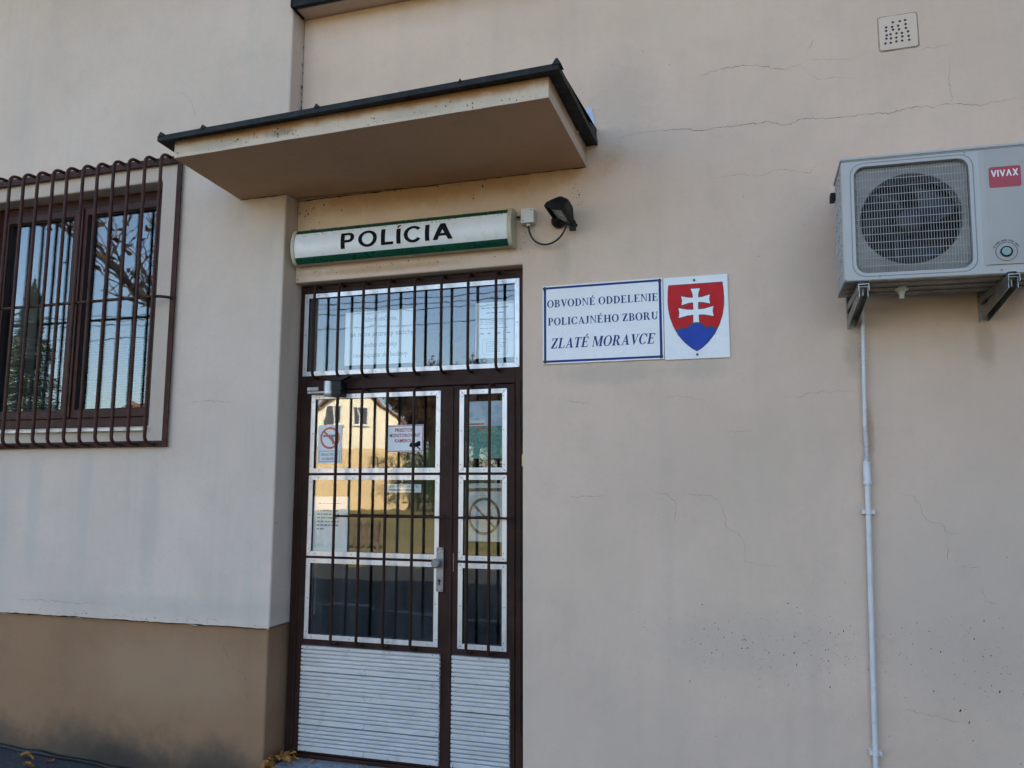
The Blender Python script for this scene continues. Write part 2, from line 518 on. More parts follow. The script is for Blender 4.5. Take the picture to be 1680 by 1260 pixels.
M_ink = mat_simple('black_print', (.010, .010, .013), .8, var=.1, spec=.1)
M_inkgrey = mat_simple('grey_print', (.20, .21, .23), .8, var=.1)
M_white = mat_simple('white_sign_enamel', (.74, .74, .75), .3, var=.025, vs=2)
M_navy = mat_simple('navy_print', (.016, .030, .17), .55, var=.06, spec=.25)
M_red = mat_simple('shield_red', (.50, .012, .018), .55, var=.05, spec=.2)
M_blue = mat_simple('shield_blue', (.020, .058, .35), .55, var=.05, spec=.2)
M_outl = mat_simple('emblem_outline', (.014, .013, .016), .4)
M_green = mat_simple('dark_green_band', (.004, .065, .036), .3, var=.10, vs=6, dirt=(.02, .05, .035), dirtamt=.4)
M_opal = mat_simple('opal_plastic', (.74, .75, .765), .32, var=.03, vs=5, dirt=(.52, .49, .44), dirtamt=.30)
M_cap = mat_simple('yellowed_plastic', (.48, .44, .31), .45, var=.1, vs=8, dirt=(.25, .21, .14), dirtamt=.4)
M_lib = mat_simple('white_plastic_box', (.58, .57, .55), .5, var=.06, dirt=(.3, .27, .23), dirtamt=.4)
M_black = mat_simple('black_cast_aluminium', (.009, .009, .010), .5, spec=.25, var=.25, vs=20, bump=.2, bs=150)
M_cable = mat_simple('black_cable', (.012, .011, .011), .5)
M_lens = mat_simple('dusty_lamp_glass', (.30, .31, .31), .25, var=.2, vs=40)
M_ac = mat_simple('grey_white_powder_coat', (.41, .405, .40), .45, spec=.35, var=.04, vs=3, bump=.05, bs=300, dirt=(.38, .37, .36), dirtamt=.35)
M_acgrid = mat_simple('grille_plastic', (.34, .34, .33), .5, var=.08, vs=9, dirt=(.25, .23, .2), dirtamt=.5)
M_acdark = mat_simple('condenser_dark', (.022, .024, .030), .6, var=.4, vs=30)
M_fan = mat_simple('fan_plastic', (.014, .017, .028), .4, var=.2, vs=12)
M_acbase = mat_simple('galvanised_base', (.20, .18, .16), .5, .5, var=.25, vs=12, dirt=(.12, .09, .06), dirtamt=.5)
M_bracket = mat_simple('galvanised_bracket', (.30, .30, .29), .42, .8, var=.2, vs=20, dirt=(.15, .11, .08), dirtamt=.4)
M_logo = mat_simple('logo_red', (.33, .010, .024), .35, var=.04)
M_teal = mat_simple('badge_teal', (.20, .33, .32), .4, var=.1)
M_pvc = mat_simple('white_conduit', (.60, .60, .61), .42, var=.05, vs=9, dirt=(.42, .40, .37), dirtamt=.4)
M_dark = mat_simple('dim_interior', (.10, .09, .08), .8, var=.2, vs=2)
M_leaf = mat_simple('dry_orange_leaf', (.40, .17, .035), .7, var=.4, vs=30)
M_leaf2 = mat_simple('dry_red_leaf', (.30, .055, .03), .7, var=.4, vs=30)

CR_MAIN=[[(-0.164,3.491),(-0.069,3.508),(-0.023,3.507),(0.046,3.512),(0.114,3.497),(0.158,3.478),(0.225,3.463),(0.291,3.469)],[(0.291,3.469),(0.325,3.488),(0.411,3.48),(0.507,3.46),(0.55,3.475),(0.624,3.487)],[(0.798,3.463),(0.928,3.459)],[(0.291,3.469),(0.353,3.397),(0.396,3.381),(0.45,3.387),(0.523,3.366)],[(0.315,3.508),(0.362,3.593)],[(-0.619,3.212),(-0.544,3.228),(-0.458,3.236),(-0.349,3.23),(-0.266,3.231),(-0.184,3.207),(-0.09,3.211),(0.047,3.207),(0.137,3.209),(0.224,3.18),(0.296,3.203),(0.419,3.188),(0.525,3.183),(0.618,3.185),(0.659,3.175),(0.772,3.194),(0.841,3.181),(0.92,3.184),(1.035,3.158),(1.084,3.169),(1.179,3.171),(1.217,3.171)],[(0.923,3.407),(0.915,3.325),(0.916,3.191)],[(-0.144,2.964),(0.015,2.964),(0.082,2.944),(0.182,2.969),(0.311,2.935),(0.345,2.973),(0.414,2.976)],[(-0.449,1.468),(-0.378,1.454),(-0.336,1.412),(-0.346,1.32)],[(-0.328,1.454),(-0.182,1.451),(-0.135,1.413),(-0.111,1.303),(-0.065,1.287),(-0.042,1.242),(-0.036,1.16),(0.023,1.142),(0.102,1.14)],[(-0.367,1.911),(-0.267,1.905),(-0.183,1.883)],[(0.158,1.892),(0.224,1.89),(0.271,1.908),(0.394,1.912),(0.469,1.905)],[(-0.87,1.904),(-0.723,1.889)],[(-0.117,1.752),(-0.09,1.738),(0.019,1.745)],[(-0.85,1.437),(-0.661,1.446)],[(0.605,1.464),(0.663,1.449),(0.688,1.41),(0.694,1.362),(0.71,1.343),(0.758,1.332),(0.787,1.3),(0.839,1.297)],[(0.771,1.257),(0.782,1.219),(0.77,1.176)],[(0.822,1.168),(0.847,1.157),(0.894,1.162)],[(0.894,1.09),(0.906,1.021),(0.952,1.015)],[(0.551,0.573),(0.646,0.561),(0.731,0.545),(0.798,0.535)]]
CR_LEFT=[[(-4.111,0.835),(-3.881,0.837),(-3.637,0.832),(-3.454,0.84)],[(-2.985,1.941),(-2.861,1.953),(-2.685,1.94)],[(-3.153,3.803),(-3.09,3.758),(-3.057,3.709),(-3.031,3.618)]]
CR_PLINTH=[[(-2.705,0.745),(-2.694,0.659),(-2.618,0.54),(-2.544,0.519),(-2.532,0.396),(-2.5,0.352)],[(-4.135,0.236),(-4.093,0.141)],[(-3.62,0.217),(-3.62,0.182),(-3.636,0.141)]]


# ================================================================ the setting
def asphalt(name, base, sc=60):
    t = NT(name)
    p = t.pos()
    c = t.mix(t.ramp(t.noise(p, sc, 3, .6), .3, .7), tuple(x * .7 for x in base), tuple(x * 1.35 for x in base))
    c = t.mix(t.math('MULTIPLY', t.ramp(t.noise(p, .8, 4), .4, .7), .4), c, tuple(x * .75 for x in base))
    t.bsdf(c, .88, 0, t.bump(t.noise(p, sc * 1.6, 3), .6, .006), .3)
    return t.m
M_pave = asphalt('pavement_asphalt', (.050, .054, .056), 70)
M_road = asphalt('road_asphalt', (.042, .040, .038), 40)
M_step = asphalt('worn_concrete', (.25, .26, .27), 50)
def turf():
    t = NT('autumn_turf')
    p = t.pos()
    c = t.mix(t.ramp(t.noise(p, .35, 5, .6), .35, .65), (.12, .125, .04), (.23, .19, .085))
    c = t.mix(t.ramp(t.noise(p, 6, 4, .7), .45, .75), c, (.40, .25, .10))
    t.bsdf(c, .95, 0, t.bump(t.noise(p, 12, 4), .8, .05), .1)
    return t.m
M_turf = turf()

g = MB()
g.add([(-260, -320, -.26), (260, -320, -.26), (260, 120, -.26), (-260, 120, -.26)], [(0, 1, 2, 3)])
tag(g.build('ground', M_turf), kind='structure')
g = MB()
g.add([(-120, -11.5, -.23), (120, -11.5, -.23), (120, -5.2, -.23), (-120, -5.2, -.23)], [(0, 1, 2, 3)])
tag(g.build('road', M_road), kind='structure')
def pz(x):
    q = max(-5.5, min(-2.2, x))
    return -.05 * (q + 3.80) + .002
g = MB()
xs = [-40, -12, -5.5, -4.5, -4, -3.5, -3, -2.6, -2.2, 0, 12, 40]
ys = [-5.0, -3, -1.2, -.4, .4]
for i in range(len(xs) - 1):
    for j in range(len(ys) - 1):
        a, b, c, d = xs[i], xs[i + 1], ys[j], ys[j + 1]
        dz = lambda y: min(0, (y + .1)) * .012
        g.add([(a, c, pz(a) + dz(c)), (b, c, pz(b) + dz(c)), (b, d, pz(b) + dz(d)), (a, d, pz(a) + dz(d))], [(0, 1, 2, 3)])
pave = tag(g.build('pavement', M_pave), kind='structure')
for i in range(30):
    if i == 0:
        k0 = MB().box(-.495, .495, -.07, .07, -.30, 0).build('kerbstone', M_step, pave, bevel=.012)
        k0.location = (-15, -5.08, pz(-15) - .055)
    else:
        copy_to(k0, pave, (-15 + i, -5.08, pz(-15 + i) - .055))
# black bitumen joint along the foot of the wall
g = MB()
pth = []
x = -9.0
while x < -2.42:
    pth.append((x, -.113 + random.uniform(-.006, .006), pz(x) + .006 + random.uniform(-.003, .003)))
    x += .12
g.tube(pth, [random.uniform(.009, .015) for _ in pth], 6)
g.build('bitumen_joint', M_rubber, pave, smooth=60)

# ================================================================ the police station
WL = -.115                    # face of the projecting left bay
XC = -2.402                   # its corner
DH = 2.612                    # head of the door opening
DX0, DX1 = -2.402, -1.077
bld = thing('station_building', (-2.4, 0, 0), 'cream rendered police station with brown plinth on the left bay', 'building')
w = MB()
w.cells([XC, DX1, 9.0], [-1.0, DH, 4.19], lambda i, j: not (i == 0 and j == 0), 0.0, .34)
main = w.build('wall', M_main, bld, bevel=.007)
main['label'] = 'cream cracked main wall right of the door'
w = MB()
WX0, WX1, WZ0, WZ1 = -4.62, -3.243, 1.822, 3.262
w.cells([-9.0, WX0, WX1, XC - .002], [.76, WZ0, WZ1, 5.2], lambda i, j: not (i == 1 and j == 1), WL, .34)
left = w.build('wall', M_left, bld, bevel=.009)
left['label'] = 'pale projecting left bay with the barred window'
w = MB().box(-9.0, XC - .018, WL + .018, .34, -1.0, .757)
plinth = w.build('plinth', M_plinth, bld, bevel=.010)
plinth['label'] = 'brown painted plinth stained dark near the ground'
# ragged lower lip of the render where it overhangs the plinth
w = MB()
x = -9.0
pts = []
while x < XC:
    pts.append((x, .757 + random.uniform(-.006, .002)))
    x += random.uniform(.03, .11)
pts.append((XC - .004, .752))
for i in range(len(pts) - 1):
    (a, za), (b, zb) = pts[i], pts[i + 1]
    w.add([(a, WL - .001, za), (b, WL - .001, zb), (b, WL - .001, .768), (a, WL - .001, .768), (a, WL + .018, za), (b, WL + .018, zb)], [(0, 1, 2, 3), (0, 4, 5, 1)])
w.build('render_lip', M_left, bld)
w = MB()
w.box(XC, 9.0, WL, .34, 4.235, 5.2)
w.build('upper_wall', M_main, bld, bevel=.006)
w = MB()
w.box(XC - .0, 9.0, -.10, .34, 4.192, 4.232)
w.build('ledge', M_main, bld)
w = MB()
w.prism([(-.150, 4.178), (-.135, 4.178), (-.135, 4.222), (-.098, 4.2335), (-.098, 4.2345), (-.150, 4.226)], XC + .012, 9.0, 'x')
w.box(XC + .002, XC + .010, -.152, -.02, 4.178, 4.25)
w.build('ledge_flashing', M_flash, bld, bevel=.0015)
w = MB()
w.box(-9, -8.66, .342, 9.4, -1, 5.2)
w.box(8.66, 9, .342, 9.4, -1, 5.2)
w.box(-8.655, 8.655, 9.06, 9.4, -1, 5.2)
w.build('rear_wall', M_left, bld)
MB().box(3.7, 8.995, -5.0, WL - .002, -1, 5.19).build('light_blocking_wing', M_left, bld, bevel=.006)  # unseen wing, added to block sky light from the right
w = MB()
w.add([(-9.4, -.95, 5.21), (9.4, -.95, 5.21), (9.4, 9.9, 5.21), (-9.4, 9.9, 5.21), (-5, 4.7, 7.0), (5, 4.7, 7.0)], [(0, 1, 2, 3), (0, 1, 5, 4), (1, 2, 5), (2, 3, 4, 5), (3, 0, 4)])
w.build('roof', mat_simple('old_roof_tiles', (.20, .09, .06), .8, var=.3, vs=8), bld)
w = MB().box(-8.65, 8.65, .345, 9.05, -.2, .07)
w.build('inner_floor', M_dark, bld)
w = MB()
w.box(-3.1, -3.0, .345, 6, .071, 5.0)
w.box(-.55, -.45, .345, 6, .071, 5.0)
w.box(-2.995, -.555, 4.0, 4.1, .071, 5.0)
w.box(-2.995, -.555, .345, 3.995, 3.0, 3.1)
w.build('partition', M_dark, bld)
w = MB().prism([(-2.38, -.6), (-1.10, -.6), (-1.10, .078), (-2.38, .078)], -.26, .335)
w.build('doorstep', M_step, bld, bevel=.012)

def crack(poly, y, parent, mat, wd=.0016):
    m = MB()
    P = []
    for (a, b), (c, d) in zip(poly[:-1], poly[1:]):
        L = math.hypot(c - a, d - b)
        n = max(2, int(L / .011))
        for i in range(n):
            k = i / n
            P.append((a + (c - a) * k + random.uniform(-.005, .005), b + (d - b) * k + random.uniform(-.005, .005)))
    P.append(poly[-1])
    n = len(P)
    up, dn = [], []
    for i, (a, b) in enumerate(P):
        q0, q1 = P[max(0, i - 1)], P[min(n - 1, i + 1)]
        dx, dz = q1[0] - q0[0], q1[1] - q0[1]
        l = math.hypot(dx, dz) or 1
        e = min(1, 4 * min(i, n - 1 - i) / n + .25)
        h = wd * e * random.choice((.35, .5, .7, .9, 1.15))
        up.append((a - dz / l * h, y, b + dx / l * h))
        dn.append((a + dz / l * h, y, b - dx / l * h))
    m.add(up + dn, [(i, i + 1, n + i + 1, n + i) for i in range(n - 1)])
    return m.build('crack', mat, parent, normals=False, weld=False)
for i, c in enumerate(CR_MAIN):
    crack(c, -.0006, main, M_crackd if i in (0, 5) else M_crack, .0012 if i in (0, 5) else .0009)
for c in CR_LEFT:
    crack(c, WL - .0006, left, M_crack, .0012)
for c in CR_PLINTH:
    crack(c, WL + .0174, plinth, M_crackd, .0017)

# dark joints: under the render lip, and where the canopy meets the walls
M_joint = mat_simple('joint_and_shadow_line', (.035, .028, .022), .95, var=.4, vs=20, spec=.05)
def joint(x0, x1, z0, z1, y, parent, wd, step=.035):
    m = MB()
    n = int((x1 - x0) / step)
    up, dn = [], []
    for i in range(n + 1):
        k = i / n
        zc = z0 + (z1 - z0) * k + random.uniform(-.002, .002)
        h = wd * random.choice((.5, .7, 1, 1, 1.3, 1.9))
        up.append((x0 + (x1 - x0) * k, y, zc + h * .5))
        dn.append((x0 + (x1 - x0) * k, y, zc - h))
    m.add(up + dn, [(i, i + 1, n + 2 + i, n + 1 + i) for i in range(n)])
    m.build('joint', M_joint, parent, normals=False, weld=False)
joint(-9.0, XC - .003, .757, .757, WL - .0022, left, .0030)  # plinth joint, with the shadow line of the lip painted in
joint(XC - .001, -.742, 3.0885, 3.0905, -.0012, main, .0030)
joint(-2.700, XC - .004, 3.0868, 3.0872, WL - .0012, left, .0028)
for c in ([(-3.93, .775), (-3.90, .800)], [(-3.62, .77), (-3.60, .79), (-3.57, .782)], [(-2.92, .765), (-2.90, .790), (-2.86, .782), (-2.83, .770)], [(-2.80, .775), (-2.76, .790), (-2.71, .776)], [(-3.42, .772), (-3.33, .781), (-3.28, .772)]):
    crack(c, WL - .0007, left, M_crackd, .0011)

# specks of old cobweb and dirt clinging along joints and round the fittings
sp = MB()
def speck(x, y, z, s, el_=1.0, facing='y'):
    n = random.randint(5, 8)
    a0 = random.random() * 6.28
    pts = []
    for i in range(n):
        a = a0 + i * 6.283 / n
        r = s * random.uniform(.35, 1.15)
        pts.append((r * math.cos(a), r * math.sin(a) * el_))
    if facing == 'y':
        vs = [(x + a, y, z + b) for a, b in pts] + [(x, y - s * .5, z)]
    else:
        vs = [(x, y + a, z + b) for a, b in pts] + [(x + s * .5, y, z)]
    sp.add(vs, [(i, (i + 1) % n, n) for i in range(n)])
for _ in range(26):
    speck(XC + .003, random.uniform(-.012, -.001), random.choice([random.uniform(3.30, 3.75), random.uniform(3.75, 4.16)]), random.uniform(.003, .008), 1.8, 'x')
for _ in range(40):
    speck(random.uniform(-2.39, -.75), -.001, 3.089 - abs(random.gauss(0, .006)), random.uniform(.002, .006), .8)
for _ in range(26):
    speck(random.gauss(-2.30, .07), -.001, random.uniform(2.62, 3.05), random.uniform(.0018, .006), 1.5)
for _ in range(22):
    speck(random.uniform(-2.35, -1.1), -.001, 2.665 + random.gauss(0, .012), random.uniform(.002, .006))
for (a, b) in [(-1.347, 3.01), (-1.293, 3.054), (-1.345, 2.99), (-.778, 2.947), (-.826, 2.914), (-2.123, 3.007), (-2.353, 2.995), (.932, .668), (1.02, .66), (.784, .585), (.814, .54)]:
    speck(a, -.001, b, random.uniform(.004, .0075), 1.5)
for _ in range(34):
    speck(random.gauss(-.79, .03), -.001, random.gauss(2.94, .035), random.uniform(.001, .003))
for _ in range(26):
    speck(random.gauss(-1.06, .03), -.001, random.gauss(2.74, .05), random.uniform(.001, .0035))
for (cx, cz, sx, sz, n) in [(-.05, .80, .20, .08, 420), (.30, .78, .12, .09, 160), (.75, .80, .25, .11, 300), (.95, .62, .2, .1, 80), (.6, .45, .5, .3, 60), (0, 2.0, 1.0, .9, 50), (-.6, 3.5, .15, .15, 70), (.4, 3.3, .6, .4, 24)]:
    for _ in range(n):
        a, b = random.gauss(cx, sx), random.gauss(cz, sz)
        if a > -1.05 and b > 0 and b < 4.15:
            speck(a, -.001, b, random.choice((.0006, .0008, .001, .0014, .0026)) * random.uniform(.7, 1.2), random.choice([.4, .6, 1, 1.6]))
for _ in range(90):
    a, b = random.uniform(-4.6, -2.45), random.uniform(.8, 4.4)
    if not (WX0 - .05 < a < WX1 + .05 and WZ0 - .05 < b < WZ1 + .05):
        speck(a, WL - .001, b, random.uniform(.0008, .0026))
for _ in range(60):
    speck(random.gauss(-2.6, .10), WL - .001, 3.21 + abs(random.gauss(0, .10)), random.uniform(.001, .003))
for _ in range(16):
    speck(random.uniform(-4.3, -2.45), WL - .0015, .768 + abs(random.gauss(0, .006)), random.uniform(.002, .007), .5)
for _ in range(24):
    speck(XC + .001, random.uniform(-.11, .05), random.uniform(.8, 3.05), random.uniform(.001, .004), 1, 'x')
for _ in range(70):
    f_ = random.random()
    fx = -2.63 + 1.87 * f_
    speck(fx, -.7225 - .026 * f_ - .0006, 3.083 + .015 * f_ + abs(random.gauss(0, .02)), random.uniform(.0012, .0045), random.choice([.6, 1, 1.5]))
for (fx, fz) in ((-2.28, 3.120), (-2.17, 3.128), (-2.05, 3.125), (-2.03, 3.118), (-2.06, 3.133)):
    for _ in range(5):
        f_ = (fx + 2.63) / 1.87
        speck(fx + random.gauss(0, .012), -.7225 - .026 * f_ - .0008, fz + random.gauss(0, .010), random.uniform(.002, .005))
spo = sp.build('cobweb_dirt', M_speck, bld, normals=False, weld=False)
spo['kind'] = 'stuff'

# canopy over the door
SB = [(-2.704, WL + .05), (-.739, .05), (-.746, -.747), (-2.640, -.720)]     # back-left, back-right, front-right, front-left (plan)
ZB = [3.088, 3.0915, 3.0915, 3.075]
ZT = [3.175, 3.190, 3.190, 3.170]
w = MB()
vs = []
NX = 24
for k in range(NX + 1):          # ragged lower arris
    f = k / NX
    xf = SB[3][0] + (SB[2][0] - SB[3][0]) * f
    yf = SB[3][1] + (SB[2][1] - SB[3][1]) * f
    xb = SB[0][0] + (SB[1][0] - SB[0][0]) * f
    yb = SB[0][1] + (SB[1][1] - SB[0][1]) * f
    j = random.uniform(-.0008, .0008) if 0 < k < NX else 0
    vs += [(xf, yf, ZB[3] + (ZB[2] - ZB[3]) * f + j), (xf, yf, ZT[3] + (ZT[2] - ZT[3]) * f),
           (xb, yb, ZB[0] + (ZB[1] - ZB[0]) * f), (xb, yb, ZT[0] + (ZT[1] - ZT[0]) * f)]
fs, so = [], []
for k in range(NX):
    a, b = 4 * k, 4 * k + 4
    fs += [(a, b, b + 1, a + 1), (a + 1, b + 1, b + 3, a + 3), (a + 2, a + 3, b + 3, b + 2)]
    so += [(a, a + 2, b + 2, b)]
fs += [(0, 1, 3, 2), (4 * NX, 4 * NX + 2, 4 * NX + 3, 4 * NX + 1)]
w.add(vs, fs)
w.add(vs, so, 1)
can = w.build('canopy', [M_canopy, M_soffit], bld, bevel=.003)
can['label'] = 'flat concrete canopy slab over the door with rust stains'
w = MB()
ov = .055
fl, fr_ = (SB[3][0] - ov, SB[3][1] - ov), (SB[2][0] + ov, SB[2][1] - ov)
bl, br = (SB[0][0] - ov, WL - .001), (SB[1][0] + ov + .004, -.001)
ztl, ztr = 3.146, 3.180
def band(p, q, zp, zq, h=.026, th=.006):
    d = Vector((q[0] - p[0], q[1] - p[1], 0)).normalized()
    nrm = Vector((d.y, -d.x, 0)) * th
    a, b = Vector((p[0], p[1], 0)), Vector((q[0], q[1], 0))
    V = []
    for o in (Vector(), -nrm):
        V += [a + o + Vector((0, 0, zp)), b + o + Vector((0, 0, zq)), b + o + Vector((0, 0, zq + h)), a + o + Vector((0, 0, zp + h))]
    w.add(V, [(0, 1, 2, 3), (7, 6, 5, 4), (0, 4, 5, 1), (1, 5, 6, 2), (2, 6, 7, 3), (3, 7, 4, 0)])
band(fl, fr_, ztl, ztr)
band(fr_, br, ztr, 3.197)
band(bl, fl, ztl + .004, ztl)
# underside lip and top sheet (rising to the wall)
o4 = [(bl[0] + .004, bl[1], ztl + .005), (fl[0] + .004, fl[1] + .004, ztl + .001), (fr_[0] - .004, fr_[1] + .004, ztr + .001), (br[0] - .004, -.001, 3.199)]
i4 = [(SB[0][0] - .001, WL - .001, ZT[0] - .006), (SB[3][0] - .001, SB[3][1] - .001, ZT[3] - .006), (SB[2][0] + .001, SB[2][1] - .001, ZT[2] - .006), (SB[1][0] + .001, -.001, ZT[1] + .008)]
w.add(o4 + i4, [(0, 1, 5, 4), (1, 2, 6, 5), (2, 3, 7, 6)])
w.add([(fl[0] + .004, fl[1] + .004, ztl + .0245), (fr_[0] - .004, fr_[1] + .004, ztr + .0245), (br[0] - .004, -.002, 3.285), (bl[0] + .004, bl[1] - .001, 3.265)], [(0, 1, 2, 3)])
w.add([(br[0] - .004, -.004, 3.20), (br[0] - .004, -.20, 3.235), (br[0] - .004, -.004, 3.285)], [(0, 1, 2)])
flsh = w.build('canopy_flashing', M_flash, can, weld=False)
MB().prism([(-.745, 3.286), (-.676, 3.215), (-.706, 3.395), (-.735, 3.405)], -.006, -.0015).build('wall_flashing', M_zinc, can)
def knob(x, s):
    f = (x - fl[0]) / (fr_[0] - fl[0])
    zz = ztl + (ztr - ztl) * f + .0245
    yy = fl[1] + (fr_[1] - fl[1]) * f
    return MB().prism([(x - s, zz - .004), (x + s * .8, zz - .004), (x + s * .2, zz + s * .9), (x - s * .2, zz + s)], yy - .004, yy + .05).build('sheet_fold', M_flash, can)
for x, s in ((fl[0] + .022, .018), (-2.43, .016), (-1.815, .016), (fr_[0] - .006, .022), (-1.12, .009)):
    knob(x, s)

# barred window of the left bay
w = MB()
w.cells([WX0 + .002, WX0 + .062, WX1 - .062, WX1 - .002], [WZ0 + .01, WZ0 + .07, WZ1 - .062, WZ1 - .002], lambda i, j: not (i == 1 and j == 1), -.005, .060)
win = w.build('window', M_winwood, bld, bevel=.004)
win['label'] = 'mahogany two-sash window behind the iron bars'
XM = (WX0 + WX1) / 2
for a, b in ((WX0 + .058, XM - .003), (XM + .003, WX1 - .058)):
    s_ = MB()
    s_.cells([a, a + .052, b - .052, b], [WZ0 + .064, WZ0 + .118, WZ1 - .112, WZ1 - .058], lambda i, j: not (i == 1 and j == 1), -.018, .045)
    s_.build('sash', M_winwood, win, bevel=.006)
    gk = MB()
    gk.cells([a + .050, a + .056, b - .056, b - .050], [WZ0 + .116, WZ0 + .122, WZ1 - .116, WZ1 - .110], lambda i, j: not (i == 1 and j == 1), -.004, .014)
    gk.build('gasket', M_rubber, win)
    MB().box(a + .051, b - .051, .016, .021, WZ0 + .117, WZ1 - .111).build('pane', M_wglass, win)
MB().box(XM - .028, XM + .028, -.028, -.019, WZ0 + .07, WZ1 - .066).build('mullion_cover', M_winwood, win, bevel=.003)
w = MB().prism([(-.145, WZ0 - .010), (-.145, WZ0 - .026), (-.141, WZ0 - .026), (-.139, WZ0 - .013), (-.006, WZ0 + .005), (-.006, WZ0 + .009)], WX0 - .0, WX1 + .0, 'x')
w.build('window_sill', M_zinc, win)
# blind and reveal inside
w = MB()
for k in range(30):
    z = WZ0 + .14 + k * .016
    w.add([(WX0 + .10, .10, z), (WX1 - .10, .10, z), (WX1 - .10, .116, z + .006), (WX0 + .10, .116, z + .006)], [(0, 1, 2, 3)])
tag(w.build('venetian_blind', mat_simple('grey_blind', (.10, .11, .12), .6), bld, normals=False, weld=False), kind='stuff')
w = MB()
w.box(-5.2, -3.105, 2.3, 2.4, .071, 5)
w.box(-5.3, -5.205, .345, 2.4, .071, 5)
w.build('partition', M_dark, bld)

# ---------------------------------------------------------------- window bars (a welded cage fixed to the wall)
GF = WL - .020
gr = thing('window_grille', (-3.95, WL, 1.70), 'red-brown iron bar cage in front of the left window', 'window grille')
GX0, GX1, GZ0, GZ1 = -4.80, -3.088, 1.703, 3.388
w = MB()
w.box(GX0, GX1, GF - .006, GF + .006, GZ0, GZ0 + .034)
w.box(GX0, GX1, GF - .006, GF + .006, GZ1 - .036, GZ1 + .006)
w.box(GX0, GX0 + .034, GF - .005, GF + .005, GZ0 + .034, GZ1 - .036)
w.box(GX1 - .034, GX1, GF - .005, GF + .005, GZ0 + .034, GZ1 - .036)
for zz in (1.9, 2.55, 3.2):
    for xx in (GX0 + .017, GX1 - .017):
        w.cyl((xx, GF + .005, zz), (xx, WL + .01, zz), .007, 8)
w.build('frame', M_grille, gr, bevel=.003)
GY = WL - .098
def bar_path(zt, zb, yb, yf, r, n=6):
    """a bar that springs from the frame, bends out, runs down and bends back"""
    P = [(0, yb, zt)]
    for i in range(n + 1):
        a = R(90 * i / n)
        P.append((0, yf + r - r * math.sin(a), zt - r + r * math.cos(a)))
    for i in range(n + 1):
        a = R(90 * i / n)
        P.append((0, yf + r - r * math.cos(a), zb + r - r * math.sin(a)))
    P.append((0, yb, zb))
    return P
b0 = None
o = ORG[gr.name]
for k in range(15):
    x = -3.172 - .1128 * k
    if b0 is None:
        m = MB().tube([(p[0] + o.x, p[1], p[2]) for p in bar_path(3.388, 1.716, GF, GY, .046)],   .0097, 10)
        b0 = m.build('bar', M_grille, gr, smooth=50)
        b0.location.x = x - o.x
    else:
        copy_to(b0, gr, (x - o.x + random.uniform(-.002, .002), 0, 0), (0, R(random.uniform(-.12, .12)), 0))
P = [(GX1 - .017, GF, 2.545), (-3.118, GF - .03, 2.545), (-3.14, GY + .026, 2.545), (-3.165, GY + .0135, 2.545), (-4.75, GY + .0135, 2.545), (-4.783, GF, 2.545)]
MB().tube(P, .0085, 8).build('crossbar', M_grille, gr, smooth=50)

# ---------------------------------------------------------------- entrance door
DF = .065
dr = thing('entrance_door', (-1.74, DF, .08), 'brown metal double door with barred glass panes and ribbed aluminium bottom panels', 'door')
w = MB()
FX0, FX1 = -2.400, -1.079
w.cells([FX0, FX0 + .045, FX1 - .055, FX1], [.080, .10, 2.075, 2.583, 2.608], lambda i, j: not (i == 1 and j in (1, 2)), DF, .14)
w.cells([FX0 + .045, FX1 - .055], [2.012, 2.075], lambda i, j: True, DF, .135)
w.build('door_frame', M_brown, dr, bevel=.004)
w = MB()
w.box(-2.397, -2.375, DF - .004, DF, .10, 2.0)
w.box(FX1 - .030, FX1 - .024, DF - .006, DF + .0, .3, 2.02)
w.build('frame_bead', M_brown, dr, bevel=.0015)
w = MB().box(-1.096, -1.081, .050, DF - .001, 1.585, 1.648)
w.build('strike_plate', mat_simple('brass_plate', (.42, .33, .16), .4, .8), dr, bevel=.003)
for zz in (1.78, 1.05, .42):
    MB().cyl((FX1 - .008, DF - .012, zz - .05), (FX1 - .008, DF - .012, zz + .05), .011, 12).build('hinge', M_black, dr, smooth=40)

def bead(x0, x1, z0, z1, wd=.025):
    """four mitred aluminium strips round a pane"""
    m = MB()
    y0, y1 = DF - .0045, DF + .001
    def strip(q):
        m.prism(q, y0, y1)
    e = .0006
    strip([(x0 + e, z1), (x1 - e, z1), (x1 - wd - e, z1 - wd), (x0 + wd + e, z1 - wd)])
    strip([(x0 + e, z0), (x0 + wd + e, z0 + wd), (x1 - wd - e, z0 + wd), (x1 - e, z0)])
    strip([(x0, z0 + e), (x0, z1 - e), (x0 + wd, z1 - wd - e), (x0 + wd, z0 + wd + e)])
    strip([(x1, z0 + e), (x1 - wd, z0 + wd + e), (x1 - wd, z1 - wd - e), (x1, z1 - e)])
    return m
def screws(parent, pts, r=.0027):
    m = MB()
    for x, z in pts:
        x += random.uniform(-.003, .003)
        z += random.uniform(-.002, .002)
        m.prism([(x + r * math.cos(a * 1.047), z + r * math.sin(a * 1.047)) for a in range(6)], DF - .0062, DF - .004)
    o_ = m.build('screws', M_screw, parent)
    o_['kind'] = 'stuff'
def bead_screws(x0, x1, z0, z1, nx, nz):
    h = .0125
    p = []
    for i in range(nx):
        f = .07 + .86 * i / (nx - 1)
        p += [(x0 + (x1 - x0) * f, z0 + h), (x0 + (x1 - x0) * f, z1 - h)]
    for i in range(nz):
        f = .09 + .82 * i / (nz - 1)
        p += [(x0 + h, z0 + (z1 - z0) * f), (x1 - h, z0 + (z1 - z0) * f)]
    return p
BY = .000                      # plane of the bars
BR = .0078
